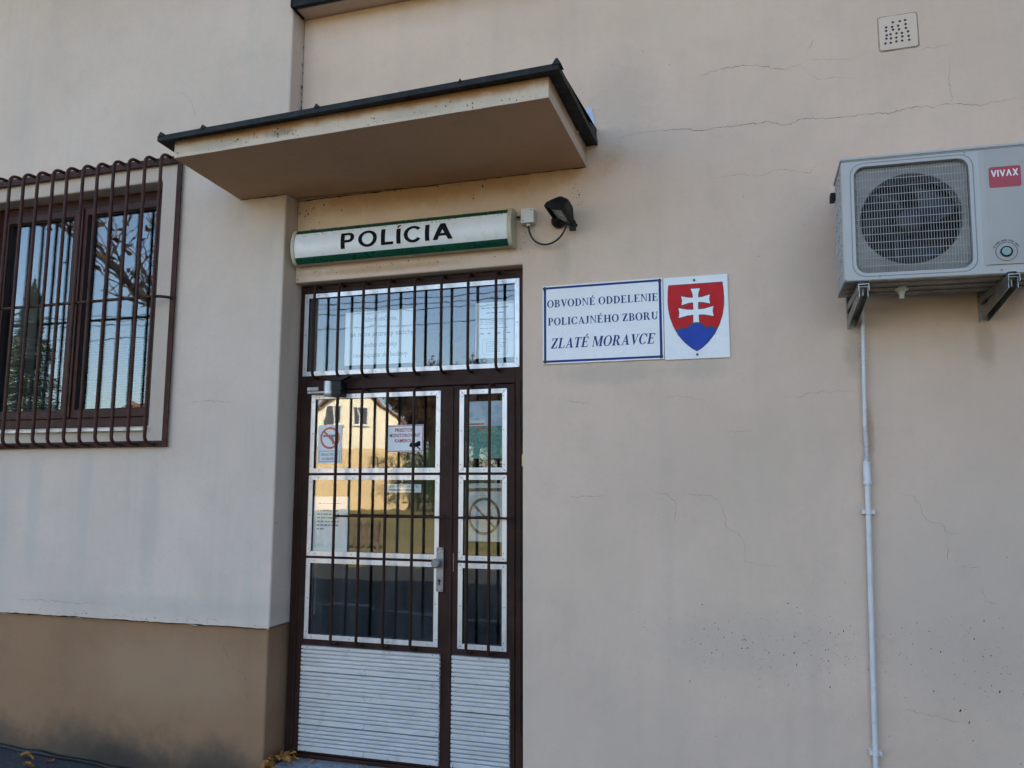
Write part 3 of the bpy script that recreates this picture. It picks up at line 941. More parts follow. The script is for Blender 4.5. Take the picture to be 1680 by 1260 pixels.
def door_bar(parent, x, zt, zb, name='bar'):
    o_ = ORG[parent.name]
    m = MB().tube([(o_.x, p[1], p[2]) for p in bar_path(zt, zb, DF + .004, BY, .034, 5)], BR, 8)
    q = m.build(name, M_brown, parent, smooth=50)
    q.location.x = x - o_.x
    return q
# transom light
TX0, TX1, TZ0, TZ1 = -2.371, -1.111, 2.093, 2.559
w = MB()
w.cells([FX0 + .045, TX0 + .022, TX1 - .022, FX1 - .055], [2.075, TZ0 + .022, TZ1 - .022, 2.583], lambda i, j: not (i == 1 and j == 1), DF + .001, .12)
tra = w.build('transom', M_brown, dr)
bead(TX0, TX1, TZ0, TZ1).build('bead', M_alu, tra, bevel=.0008)
screws(tra, bead_screws(TX0, TX1, TZ0, TZ1, 7, 3))
MB().box(TX0 + .02, TX1 - .02, .074, .078, TZ0 + .02, TZ1 - .02).build('pane', M_glass, tra)
for x in (-2.274, -2.123, -1.973, -1.822, -1.671, -1.519, -1.370, -1.218):
    door_bar(tra, x, 2.592, 2.078)

def leaf(x0, x1, px0, px1, cx0, cx1, bars, cross, nx):
    rows = [(1.558, 1.986), (1.116, 1.545), (.683, 1.103)]
    m = MB()
    zs = [.088]
    m.cells([x0, px0 + .022, px1 - .022, x1], [.105, rows[2][0] + .022, rows[2][1] - .022, rows[1][0] + .022, rows[1][1] - .022, rows[0][0] + .022, rows[0][1] - .022, 2.008],
            lambda i, j: not (i == 1 and j in (1, 3, 5)), DF + .0005, .115)
    lf = m.build('door_leaf', M_brown, dr, bevel=.002)
    sc = []
    for z0, z1 in rows:
        bead(px0, px1, z0, z1).build('bead', M_alu, lf, bevel=.0008)
        sc += bead_screws(px0, px1, z0, z1, nx, 3)
        MB().box(px0 + .02, px1 - .02, .074, .078, z0 + .02, z1 - .02).build('pane', M_glass, lf)
    for x in bars:
        door_bar(lf, x, 2.004, .668)
    yb = BY + .0115
    MB().tube([(cross[0], yb, 1.331), (cross[1], yb, 1.331)], .0062, 8).build('crossbar', M_brown, lf, smooth=50)
    # ribbed aluminium planks
    z = .651
    first = None
    H = .1338
    prof = [(DF - .003, 0)]
    zz = 0
    for k in range(5):
        pitch = .0205
        prof += [(DF - .0140, zz - .0006), (DF - .0160, zz - .0026), (DF - .0160, zz - pitch + .0078), (DF - .0145, zz - pitch + .0058), (DF - .0008, zz - pitch + .0054), (DF - .0008, zz - pitch + .0004)]
        zz -= pitch
    prof += [(DF - .0140, zz - .0006), (DF - .0160, zz - .0026), (DF - .0160, -H + .0070), (DF - .0145, -H + .0050), (DF - .0008, -H + .0046), (DF - .0008, -H + .0012), (DF + .0003, -H + .0012), (DF + .0003, 0)]
    o_ = ORG[lf.name]
    for k in range(4):
        if first is None:
            q = MB().prism([(a, b + o_.z) for a, b in prof], cx0, cx1, 'x').build('slat', M_slat, lf)
            q.location.z = z - o_.z
            first = q
        else:
            c_ = copy_to(first, lf, (0, random.uniform(-.0008, .0004), z - k * H - o_.z + random.uniform(-.0008, .0008)))
        for zq in (.005,):
            pass
        sc += [(cx0 + .008, z - k * H - .120), (cx0 + .008, z - k * H - .104), (cx1 - .008, z - k * H - .120), (cx1 - .008, z - k * H - .104)]
        if nx > 3:
            sc += [(cx0 + (cx1 - cx0) * .48, z - k * H - .120), (cx0 + (cx1 - cx0) * .48, z - k * H - .106)]
    for i in range(nx):
        sc += [(cx0 + (cx1 - cx0) * (.05 + .9 * i / (nx - 1)), .644), (cx0 + (cx1 - cx0) * (.05 + .9 * i / (nx - 1)), .124)]
    m = MB()
    for x, z in sc:
        r = .0027
        x += random.uniform(-.006, .006)
        z += random.uniform(-.002, .002)
        yo = .0167 if z < .66 else .0055
        m.prism([(x + r * math.cos(a * 1.047), z + r * math.sin(a * 1.047)) for a in range(6)], DF - yo - .001, DF - yo + .002)
    q = m.build('screws', M_screw, lf)
    q['kind'] = 'stuff'
    return lf
lfa = leaf(-2.352, -1.481, -2.308, -1.541, -2.312, -1.525, (-2.112, -1.966, -1.817, -1.664), (-2.112, -1.487), 4)
lfa['label'] = 'wide left leaf with the handle plate'
lfb = leaf(-1.475, -1.137, -1.435, -1.177, -1.460, -1.159, (-1.366, -1.250), (-1.451, -1.130), 3)
lfb['label'] = 'narrow right leaf'
MB().box(-1.489, -1.468, DF - .007, DF, .10, 2.006).build('astragal', M_brown, dr, bevel=.003)
MB().box(-1.462, -1.459, DF - .003, DF, 1.06, 1.15).build('latch', M_steel, dr)
m = MB().prism(rrect(-1.550, -1.511, .958, 1.178, .004, 3), DF - .013, DF - .004)
hp = m.build('handle_plate', M_steel, dr, bevel=.0015)
m = MB()
for i, (yy, r) in enumerate([(.0, .009), (-.03, .009)]):
    pass
m.tube([(-1.541, DF - .012, 1.101), (-1.541, DF - .035, 1.101), (-1.541, DF - .036, 1.101), (-1.541, DF - .046, 1.101), (-1.541, DF - .052, 1.101)], [.009, .009, .021, .0245, .018], 24)
m.build('knob', M_steel, hp, smooth=40)
m = MB()
ky = DF - .0136
m.prism([(-1.532 + .008 * math.cos(a * .5236), 1.012 + .008 * math.sin(a * .5236)) for a in range(12)], ky, ky + .004)
m.prism(rc(-1.536, .992, -1.528, 1.008), ky - .0003, ky + .004)
for x, z in ((-1.543, 1.169), (-1.518, 1.169), (-1.543, .967), (-1.518, .967)):
    m.prism([(x + .0035 * math.cos(a), z + .0035 * math.sin(a)) for a in (0, 1.05, 2.1, 3.14, 4.2, 5.2)], ky, ky + .003)
m.build('keyhole', M_black, hp)
# door closer at the upper hinge corner
m = MB()
m.box(-2.300, -2.150, .000, DF - .001, 1.985, 2.000)
m.box(-2.300, -2.230, -.004, .03, 2.000, 2.022)
cl = m.build('door_closer', M_steel, dr, bevel=.003)
m = MB()
m.tube([(-2.178, .018, 1.970), (-2.178, .018, 1.981), (-2.178, .018, 1.984), (-2.178, .018, 2.050), (-2.178, .018, 2.054)], [.020, .030, .026, .026, .022], 24)
m.build('closer_spring', mat_simple('closer_silver', (.55, .55, .57), .35, .3), cl, smooth=40)
m = MB()
m.box(-2.150, -2.092, -.004, DF - .001, 1.968, 2.052)
m.cyl((-2.10, -.008, 2.008), (-2.10, .0, 2.008), .014, 14)
m.prism([(-2.165, 2.050), (-2.150, 2.062), (-2.050, 2.088), (-2.040, 2.074), (-2.090, 2.052)], -.002, .030)
m.build('closer_gearbox', M_black, cl, bevel=.004)

# ---------------------------------------------------------------- sheets of paper and stickers behind the glass
PY = .0812
def sheet(name, x0, x1, z0, z1, label, cat, mat=None, outside=False, group=None):
    global Q
    y = .0732 if outside else PY          # stuck on the street side of the pane, or hung behind it
    Q = y - .0004
    m = MB().box(x0, x1, y, y + .0006, z0, z1)
    o_ = m.build(name, mat or M_paper)
    tag(o_, label, cat, group)
    return o_
def prnt(parent, fn, mat, name='print'):
    m = MB()
    fn(m)
    q = m.build(name, mat, parent, normals=False, weld=False)
    return q
Q = PY - .0004
def bars_text(m, x0, x1, z, n, dz, h, jag=.25):
    for i in range(n):
        a = x0
        e = x1 - (x1 - x0) * random.uniform(0, jag)
        while a < e:
            L = random.uniform(.010, .028)
            m.flat(rc(a, z - i * dz, min(e, a + L), z - i * dz + h), Q)
            a += L + .005
s1 = sheet('paper_notice', -2.123, -1.699, 2.145, 2.442, 'large white visitor notice in the transom with four lines of text', 'notice')
for tx, x, z, wd in (('Vážení občania,', -1.915, 2.385, .215), ('ak máte príznaky nádchy', -1.900, 2.303, .375), ('alebo chrípky', -1.908, 2.243, .20), ('nevstupujte do budovy', -1.908, 2.186, .325)):
    prnt(s1, lambda m: font_text(m, tx, x, z, .040, Q, width=wd, bold=.0), M_inkgrey, 'text_line')
s2 = sheet('paper_notice', -1.356, -1.146, 2.149, 2.446, 'white printed sheet at the right end of the transom', 'notice')
def f(m):
    bars_text(m, -1.325, -1.175, 2.412, 1, .02, .007, .05)
    bars_text(m, -1.300, -1.200, 2.386, 1, .02, .006, .05)
    bars_text(m, -1.332, -1.170, 2.355, 4, .009, .0022)
    bars_text(m, -1.332, -1.165, 2.306, 1, .009, .003)
    for x in (-1.33, -1.29, -1.235, -1.185):
        bars_text(m, x, x + .02, 2.276, 1, .01, .007, .05)
    bars_text(m, -1.30, -1.19, 2.235, 7, .009, .0022)
    rr = rrect(-1.318, -1.178, 2.166, 2.250, .014)
    ri = rrect(-1.3168, -1.1792, 2.1672, 2.2488, .0135)
    ring_between(m, rr, ri, Q)
prnt(s2, f, M_inkgrey)['kind'] = 'stuff'
s3 = sheet('weapon_ban_sticker', -2.267, -2.121, 1.610, 1.818, 'white sticker with a red no-weapons circle in the upper left pane', 'sticker', outside=True)
cx, cz, cr_ = -2.193, 1.748, .060
M_orange = mat_simple('faded_red_print', (.56, .13, .075), .6, var=.08, vs=30)
def f(m):
    for p in el(cx, cz, cr_, cr_, .0115, .0115, 0, 360, 36): m.flat(p, Q)
    d = .7071
    a = cr_ - .008
    m.flat([(cx - d * a - .004, cz + d * a - .004), (cx - d * a + .004, cz + d * a + .004), (cx + d * a + .004, cz - d * a + .004), (cx + d * a - .004, cz - d * a - .004)], Q - .0002)
prnt(s3, f, M_orange, 'ban_circle')
def f(m):
    m.flat([(cx - .042, cz + .006), (cx - .042, cz + .018), (cx + .034, cz + .018), (cx + .036, cz + .010), (cx + .020, cz + .004), (cx + .032, cz - .032), (cx + .016, cz - .036), (cx + .004, cz + .002), (cx - .010, cz + .006)], Q + .0001)
prnt(s3, f, M_inkgrey, 'pistol')
prnt(s3, lambda m: ring_between(m, rc(-2.258, 1.619, -2.130, 1.678), rc(-2.2555, 1.6215, -2.1325, 1.6755), Q), M_inkgrey, 'text_frame')
prnt(s3, lambda m: font_text(m, 'ZÁKAZ VSTUPU', -2.194, 1.652, .018, Q, width=.105, bold=.0004), M_inkgrey, 'text_line')
prnt(s3, lambda m: font_text(m, 'SO ZBRAŇOU', -2.194, 1.629, .018, Q, width=.090, bold=.0004), M_inkgrey, 'text_line')
s4 = sheet('camera_notice', -1.852, -1.641, 1.667, 1.810, 'white camera surveillance notice with red lettering and border', 'notice', outside=True)
M_crim = mat_simple('crimson_print', (.36, .02, .05), .5, var=.06, vs=30)
prnt(s4, lambda m: ring_between(m, rc(-1.849, 1.670, -1.644, 1.807), rc(-1.8455, 1.6735, -1.6475, 1.8035), Q), M_crim, 'border')
for tx, x, z, wd in (('PRIESTOR', -1.752, 1.774, .108), ('MONITOROVANÝ', -1.748, 1.746, .178), ('KAMEROU', -1.752, 1.718, .105)):
    prnt(s4, lambda m: font_text(m, tx, x, z, .026, Q, width=wd, bold=.0006), M_crim, 'text_line')
def f(m):
    m.flat([(-1.722, 1.700), (-1.712, 1.717), (-1.690, 1.712), (-1.668, 1.724), (-1.658, 1.722), (-1.656, 1.700), (-1.672, 1.694), (-1.700, 1.690), (-1.716, 1.694)], Q - .0001)
    m.flat([(-1.682, 1.696), (-1.672, 1.696), (-1.654, 1.680), (-1.659, 1.676)], Q - .0002)
prnt(s4, f, M_ink, 'camera_symbol')
s5 = sheet('paper_strip', -1.850, -1.652, 1.455, 1.498, 'narrow white strip with a right-pointing arrow', 'notice')
def f(m):
    m.flat([(-1.838, 1.463), (-1.700, 1.463), (-1.700, 1.459), (-1.684, 1.4675), (-1.700, 1.476), (-1.700, 1.472), (-1.838, 1.472)], Q)
prnt(s5, f, M_inkgrey, 'arrow')
prnt(s5, lambda m: font_text(m, 'ZVOŇTE A ČAKAJTE!', -1.752, 1.481, .015, Q, width=.165, bold=.0004), M_inkgrey, 'text_line')
s6 = sheet('paper_notice', -2.283, -2.075, 1.139, 1.431, 'white office hours sheet at the left of the middle pane', 'notice')
def f(m):
    bars_text(m, -2.255, -2.115, 1.392, 1, .02, .004)
    bars_text(m, -2.262, -2.105, 1.352, 5, .0195, .008, .2)
    bars_text(m, -2.262, -2.215, 1.254, 1, .02, .009, .05)
prnt(s6, f, M_inkgrey)['kind'] = 'stuff'
M_post = NT('faded_poster_sky')
M_post.bsdf(M_post.mix(M_post.ramp(M_post.noise(M_post.pos(), 22, 3), .4, .6), (.55, .62, .70), (.40, .50, .58)), .6)
s7 = sheet('faded_poster', -1.396, -1.209, 1.630, 1.925, 'faded blue and green poster in the upper right pane', 'poster', M_post.m)
M_pgreen = mat_simple('poster_green', (.12, .30, .25), .6, var=.3, vs=60)
def f(m):
    m.flat(rc(-1.395, 1.631, -1.210, 1.796), Q)
prnt(s7, f, M_pgreen, 'green_field')
def f(m):
    m.flat(rc(-1.395, 1.797, -1.300, 1.826), Q)
prnt(s7, f, M_paper, 'white_band')
def f(m):
    m.flat(rc(-1.392, 1.803, -1.305, 1.811), Q - .0003)
prnt(s7, f, M_orange, 'red_line')
def f(m):
    m.flat(rc(-1.345, 1.780, -1.300, 1.790), Q - .0003)
prnt(s7, f, M_orange, 'red_line')
s8 = sheet('no_smoking_poster', -1.394, -1.209, 1.211, 1.503, 'pale no-smoking poster with a dark crossed circle in the right leaf', 'poster', mat_simple('poster_pale', (.52, .50, .48), .7, var=.06))
cx, cz = -1.303, 1.337
def f(m):
    for p in el(cx, cz, .086, .094, .014, .014, 0, 360, 40): m.flat(p, Q)
    a = .060
    m.flat([(cx - a - .006, cz + a - .002), (cx - a + .004, cz + a + .004), (cx + a + .006, cz - a + .002), (cx + a - .004, cz - a - .004)], Q - .0002)
    m.flat([(cx - .05, cz - .012), (cx + .045, cz - .012), (cx + .045, cz + .002), (cx - .05, cz + .002)], Q + .0001)
    m.tube([(cx + .040, Q, cz + .006), (cx + .030, Q, cz + .025), (cx + .045, Q, cz + .040)], .002, 5)
M_sepia = mat_simple('sepia_print', (.10, .07, .05), .7, var=.2, vs=40)
prnt(s8, f, M_sepia, 'ban_circle')
prnt(s8, lambda m: m.flat(rc(-1.392, 1.462, -1.211, 1.479), Q), M_sepia, 'heading_band')

# ---------------------------------------------------------------- light box sign
def sign_y(z):
    f = (z - 2.793) / .0975
    return -.040 - .062 * math.sqrt(max(0.0, 1 - .93 * f * f))
sg = thing('lightbox_sign', (-1.74, 0, 2.70), 'long white and green police light box above the door', 'sign')
SX0, SX1 = -2.352, -1.128
SZ0, SZ1 = 2.6975, 2.8885
def curved(z0, z1, x0, x1, n, off=0.0):
    m = MB()
    vs = []
    for i in range(n + 1):
        z = z0 + (z1 - z0) * i / n
        vs += [(x0, sign_y(z) - off, z), (x1, sign_y(z) - off, z)]
    m.add(vs, [(2 * i, 2 * i + 1, 2 * i + 3, 2 * i + 2) for i in range(n)])
    return m
G0, G1 = 2.727, 2.8605
curved(G0, G1, SX0, SX1, 16).build('face', M_opal, sg, smooth=60, normals=False)
m = curved(SZ0, G0, SX0, SX1, 6)
m.build('green_band', M_green, sg, smooth=60, normals=False)
m = curved(G1, SZ1, SX0, SX1, 6)
m.build('green_band', M_green, sg, smooth=60, normals=False)
MB().box(SX0, SX1, -.052, -.012, SZ0 + .002, SZ1 - .002).build('back_tray', M_cap, sg)
for x in (-1.95, -1.55):
    MB().box(x, x + .1, -.0125, .001, 2.75, 2.83).build('fixing_block', M_cap, sg)
for x0, x1 in ((SX0 - .020, SX0 + .002), (SX1 - .002, SX1 + .022)):
    pr = [(-.008, SZ0 - .004)] + [(sign_y(SZ0 + (SZ1 - SZ0) * i / 14) - .005, SZ0 - .004 + (SZ1 - SZ0 + .008) * i / 14) for i in range(15)] + [(-.008, SZ1 + .004)]
    MB().prism(pr, x0, x1, 'x').build('end_cap', M_cap, sg, bevel=.004)
# lettering bent onto the curved face
def letters_by_char(txt, glyph, x0, x1, z0, h, gap):
    W = sum(glyph(ch)[1] for ch in txt) + gap * (len(txt) - 1)
    k, cx, out = (x1 - x0) / W, 0.0, []
    for ch in txt:
        g, adv = glyph(ch)
        out.append([[(x0 + (a + cx) * k, z0 + b * h) for a, b in p] for p in g])
        cx += adv + gap
    return out
for polys in letters_by_char('POLÍCIA', sans_glyph, -2.064, -1.412, 2.7505, .0865, .085):
    m = MB()
    layer(m, polys, 0.0, 0.0)
    me = bpy.data.meshes.new('t')
    me.from_pydata(m.v, [], m.f)
    bm = bmesh.new()
    bm.from_mesh(me)
    for i in range(1, 14):
        bmesh.ops.bisect_plane(bm, geom=list(bm.verts) + list(bm.edges) + list(bm.faces), plane_co=(0, 0, 2.75 + i * .008), plane_no=(0, 0, 1))
    bm.to_mesh(me)
    bm.free()
    mm = MB()
    for i, p in enumerate(me.polygons):
        mm.add([(me.vertices[q].co.x, sign_y(me.vertices[q].co.z) - .0012 - (i % 7) * .00005, me.vertices[q].co.z) for q in p.vertices], [tuple(range(len(p.vertices)))])
    mm.build('letter', M_ink, sg, normals=False, weld=False)
    bpy.data.meshes.remove(me)
sp = MB()
for _ in range(70):
    z = G1 - abs(random.gauss(0, .008))
    x = random.uniform(SX0, SX1)
    s = random.uniform(.0008, .0028)
    sp.add([(x + s * math.cos(a) * random.uniform(.5, 1.3), sign_y(z) - .0009, z + s * 1.5 * math.sin(a)) for a in (0, 1.2, 2.5, 3.8, 5.1)], [(0, 1, 2, 3, 4)])
q = sp.build('fly_specks', M_speck, sg, normals=False, weld=False)
q['kind'] = 'stuff'

# ---------------------------------------------------------------- plates beside the door
SY = -.010
b1 = thing('name_plate', (-.67, 0, 2.087), 'white enamel name plate with blue border and three lines of capitals', 'sign')
X0, X1, Z0, Z1 = -.969, -.373, 2.089, 2.486
MB().box(X0, X1, SY, -.001, Z0, Z1).build('plate', M_white, b1, bevel=.002)
m = MB()
ring_between(m, rc(X0 + .007, Z0 + .007, X1 - .007, Z1 - .007), rc(X0 + .019, Z0 + .018, X1 - .019, Z1 - .018), SY - .0006)
m.build('border', M_navy, b1, normals=False)
for tx, xa, xb, z, h, gp, sl in (('OBVODNÉ ODDELENIE', X0 + .024, X1 - .022, 2.374, .0375, .07, 0), ('POLICAJNÉHO ZBORU', X0 + .028, X1 - .024, 2.283, .0375, .07, 0), ('ZLATÉ MORAVCE', X0 + .040, X1 - .045, 2.166, .051, .06, .22)):
    m = MB()
    layer(m, letter_polys(tx, serif_glyph, xa, xb, z, h, gp, sl), SY - .0005)
    m.build('text_line', M_navy, b1, normals=False, weld=False)
for x, z in ((X0 + .012, Z0 + .013), (X1 - .014, Z0 + .013), (X0 + .012, Z1 - .014), (X1 - .014, Z1 - .014)):
    MB().tube([(x, SY + .001, z), (x, SY - .003, z), (x, SY - .0045, z)], [.0095, .0095, .006], 12).build('screw', M_outl, b1, smooth=40)
b2 = thing('emblem_plate', (-.22, 0, 2.087), 'white plate with red shield, white double cross and blue hills', 'sign')
EX0, EX1, EZ0, EZ1 = -.370, -.071, 2.084, 2.482
MB().box(EX0, EX1, SY + .002, -.001, EZ0, EZ1).build('plate', M_white, b2, bevel=.0015)
ey = SY + .0014
W_, H_ = EX1 - EX0, EZ1 - EZ0
def E_(pts): return [(EX0 + u * W_, EZ1 - v * H_) for u, v in pts]
half = [(.0, .905), (.08, .868), (.18, .80), (.28, .705), (.35, .60), (.40, .49), (.425, .38), (.43, .28), (.425, .18), (.412, .098)]
shield = [(.50 + a, v) for a, v in half] + [(.50 - a, v) for a, v in reversed(half[1:])]
cen = (.5, .45)
out = [(cen[0] + (u - cen[0]) * 1.02, cen[1] + (v - cen[1]) * 1.018) for u, v in shield]
MB().flat(E_(out), ey - .0002).build('shield_outline', M_outl, b2, normals=False)
MB().flat(E_(shield), ey - .0005).build('shield', M_red, b2, normals=False)
def clip(u):
    """lower edge of the shield at abscissa u"""
    a = abs(u - .5)
    for (a0, v0), (a1, v1) in zip(half[:-1], half[1:]):
        if a0 <= a <= a1: return v0 + (v1 - v0) * (a - a0) / (a1 - a0)
    return .1
def hills(e):
    top, bot = [], []
    n = 60
    for i in range(n + 1):
        u = .165 + .67 * i / n
        v = 9
        for c, r, t in ((.5, .150, .575), (.285, .128, .630), (.715, .128, .630)):
            q = (u - c) / (r + e)
            if abs(q) < 1:
                v = min(v, t - e * 1.0 + .115 * (1 - math.sqrt(1 - q * q)))
        v = min(v, .76)
        top.append((u, min(v, clip(u) - .0)))
        bot.append((u, clip(u)))
    return [(top[i], top[i + 1], bot[i + 1], bot[i]) for i in range(n)]
m = MB()
for q in hills(.013): m.flat(E_(q), ey - .0008)
m.build('hills_outline', M_outl, b2, normals=False)
m = MB()
for q in hills(0.0): m.flat(E_(q), ey - .0011)
m.build('hills', M_blue, b2, normals=False)
def cross(e):
    s = []
    s.append([(.43 - e, .155 - e), (.57 + e, .155 - e), (.542 + e, .22), (.536 + e, .40), (.546 + e, .60), (.454 - e, .60), (.464 - e, .40), (.458 - e, .22)])
    for vc, L, hE, hM in ((.292, .220, .054, .026), (.440, .268, .060, .029)):
        for sg_ in (-1, 1):
            s.append([(.5, vc - hM - e), (.5 + sg_ * L * .5, vc - hM - .006 - e), (.5 + sg_ * (L + e), vc - hE - e), (.5 + sg_ * (L - .012 + e), vc), (.5 + sg_ * (L + e), vc + hE + e), (.5 + sg_ * L * .5, vc + hM + .006 + e), (.5, vc + hM + e)])
    return s
m = MB()
for i, q in enumerate(cross(.011)): m.flat(E_(q), ey - .00062 - i * .00002)
m.build('cross_outline', M_outl, b2, normals=False, weld=False)
m = MB()
for i, q in enumerate(cross(0.0)): m.flat(E_(q), ey - .00072 - i * .00001)
m.build('double_cross', M_white, b2, normals=False, weld=False)
for x, z in ((EX0 + .145, EZ1 - .020), (EX0 + .150, EZ0 + .020)):
    MB().tube([(x, ey + .001, z), (x, ey - .003, z), (x, ey - .0045, z)], [.0058, .0058, .003], 12).build('screw', M_screw, b2, smooth=40)

# ---------------------------------------------------------------- junction box, floodlight, cables
jb = MB().box(-1.070, -1.003, -.052, -.001, 2.812, 2.886)
jbo = jb.build('junction_box', M_lib, bevel=.005)
tag(jbo, 'small pale square junction box right of the light box', 'junction box')
m = MB()
m.box(-1.0715, -1.0015, -.0545, -.044, 2.8105, 2.8875)
m.build('lid', M_lib, jbo, bevel=.004)
for x, z in ((-1.015, 2.877), (-1.058, 2.822)):
    MB().cyl((x, -.054, z), (x, -.0565, z), .0032, 10).build('screw', M_screw, jbo)
MB().cyl((-1.037, -.028, 2.812), (-1.037, -.028, 2.800), .011, 14).build('gland', M_lib, jbo, smooth=40)
P = []
p0, p1, p2, p3 = Vector((-1.037, -.028, 2.806)), Vector((-1.03, -.03, 2.66)), Vector((-.86, -.04, 2.655)), Vector((-.822, -.085, 2.785))
for i in range(25):
    t_ = i / 24
    P.append(p0 * (1 - t_) ** 3 + p1 * 3 * t_ * (1 - t_) ** 2 + p2 * 3 * t_ * t_ * (1 - t_) + p3 * t_ ** 3)
m = MB().tube(P, .0048, 8)
tag(m.build('lamp_cable', M_cable, smooth=60), 'black cable looping from the junction box to the floodlight', 'cable')
m = MB().tube([(-1.098, -.022, 2.856), (-1.085, -.024, 2.853), (-1.071, -.028, 2.853)], .0055, 8)
tag(m.build('sign_cable', M_cable, smooth=60), 'short black cable between light box and junction box', 'cable')

fd = thing('floodlight', (-.86, 0, 2.82), 'black wall floodlight tilted towards the entrance', 'floodlight')
n_ = Vector((-.54, -.12, -.83)).normalized()
a_ = Vector((-.25, -.96, .0))
a_ = (a_ - n_ * a_.dot(n_)).normalized()
b_ = n_.cross(a_).normalized()
if b_.z < 0: b_ = -b_
cF = Vector((-.853, -.120, 2.812))
def FP(u, v, d): return cF + (a_ * u + b_ * v - n_ * d) * .80
def loft(m, secs, mi=0):
    vs, fs = [], []
    for (hu, hv, d, cu, cv) in secs:
        vs += [FP(cu - hu, cv - hv, d), FP(cu + hu, cv - hv, d), FP(cu + hu, cv + hv, d), FP(cu - hu, cv + hv, d)]
    k = len(secs)
    for i in range(k - 1):
        for j in range(4):
            fs.append((4 * i + j, 4 * i + (j + 1) % 4, 4 * i + 4 + (j + 1) % 4, 4 * i + 4 + j))
    fs += [(3, 2, 1, 0), tuple(4 * (k - 1) + j for j in range(4))]
    m.add(vs, fs, mi)
m = MB()
loft(m, [(.088, .062, 0, 0, 0), (.090, .064, .012, 0, 0), (.086, .060, .030, 0, 0), (.052, .038, .085, 0, .008), (.040, .028, .098, 0, .010)])
m.build('housing', M_black, fd, bevel=.004)
m = MB()
loft(m, [(.093, .067, .002, 0, 0), (.093, .067, .014, 0, 0)])
loft(m, [(.093, .004, -.022, 0, .064), (.093, .004, .004, 0, .064)])
for s_ in (-1, 1):
    loft(m, [(.004, .040, -.018, s_ * .090, .026), (.004, .064, .004, s_ * .090, 0)])
m.build('hood', M_black, fd, bevel=.0015)
m = MB()
loft(m, [(.076, .050, -.002, 0, 0), (.076, .050, .001, 0, 0)])
m.build('lamp_glass', M_lens, fd)
m = MB()
m.tube([(-.885, -.001, 2.815), (-.885, -.030, 2.812), (-.885, -.048, 2.806), (-.885, -.055, 2.80)], [.033, .033, .026, .010], 20)
m.build('wall_base', M_black, fd, smooth=45)
m = MB()
m.tube([(-.885, -.03, 2.808), FP(-.03, -.045, .03)], .009, 8)
m.tube([FP(-.085, -.055, .012), FP(-.088, -.092, .008)], [.012, .010], 8)
m.box(-.818, -.790, -.060, -.030, 2.752, 2.800)
m.build('bracket_arm', M_black, fd, smooth=40)

# ---------------------------------------------------------------- air conditioner
AX0, AX1, AZ0, AZ1, AYF, AYB = .389, 1.172, 2.311, 2.826, -.400, -.118
ac = thing('air_conditioner', (AX0, AYF, AZ0), 'grey-white outdoor air conditioner unit hung on the right wall', 'air conditioner')
O = rrect(AX0, AX1, AZ0, AZ1 - .012, .012, 4)
gx0, gx1, gz0, gz1 = .437, .852, 2.340, 2.783
I = rrect(gx0, gx1, gz0, gz1, .040, 4)
m = MB()
def loop_wall(m, L, y0, y1):
    n = len(L)
    m.add([(a, y0, b) for a, b in L] + [(a, y1, b) for a, b in L], [(i, (i + 1) % n, (i + 1) % n + n, i + n) for i in range(n)])
ring_between(m, O, I, AYF)
loop_wall(m, I, AYF, AYF + .024)
loop_wall(m, O, AYF, AYF + .035)
m.build('front_panel', M_ac, ac, bevel=.003, smooth=40)
m = MB()
I2 = rrect(gx0 - .016, gx1 + .016, gz0 - .016, gz1 + .016, .05, 4)
I3 = rrect(gx0 - .013, gx1 + .013, gz0 - .013, gz1 + .013, .048, 4)
ring_between(m, I2, I3, AYF - .0006)
m.box(AX0 + .003, AX1 - .003, AYF - .0015, AYF, AZ1 - .0175, AZ1 - .0155)
m.build('panel_groove', mat_simple('groove_shadow', (.16, .17, .18), .6), ac)
m = MB()
m.box(AX0 + .004, AX1, AYF + .036, AYB, AZ1 - .030, AZ1 - .012)
m.box(AX1 - .006, AX1, AYF + .036, AYB, AZ0 + .004, AZ1 - .031)
m.box(.880, .886, AYF + .036, AYB, AZ0 + .004, AZ1 - .031)
m.build('cabinet', M_ac, ac)
m = MB().prism(rrect(AX0 - .003, AX1 + .003, AYF - .004, AYB + .004, .012, 4), AZ1 - .012, AZ1, 'z')
m.build('lid', M_ac, ac, bevel=.004)
m = MB()
m.box(AX0 + .002, AX1 - .002, AYF + .004, AYB, AZ0 - .004, AZ0 + .004)
for k in range(3):
    m.box(AX0 + .02, AX1 - .02, AYF + .04 + k * .08, AYF + .07 + k * .08, AZ0 - .009, AZ0 - .003)
m.build('base_pan', M_acbase, ac, bevel=.002)
# coil side (left) seen through a slotted guard
m = MB().box(AX0 + .020, AX0 + .030, AYF + .036, AYB - .002, AZ0 + .005, AZ1 - .032)
m.build('coil', M_acdark, ac)
m = MB()
for yy in (AYF + .060, AYF + .115, AYF + .17, AYF + .225, AYB - .010):
    m.box(AX0 + .001, AX0 + .008, yy - .005, yy + .005, AZ0 + .005, AZ1 - .032)
for k in range(9):
    z = AZ0 + .012 + k * .0565
    m.box(AX0 + .002, AX0 + .009, AYF + .037, AYB - .004, z - .004, z + .004)
m.build('side_guard', M_ac, ac, bevel=.0015)
m = MB().box(AX0 - .018, AX0 + .004, AYB - .03, AYB + .02, AZ1 - .085, AZ1 - .050)
m.build('side_handle', M_black, ac, bevel=.004)
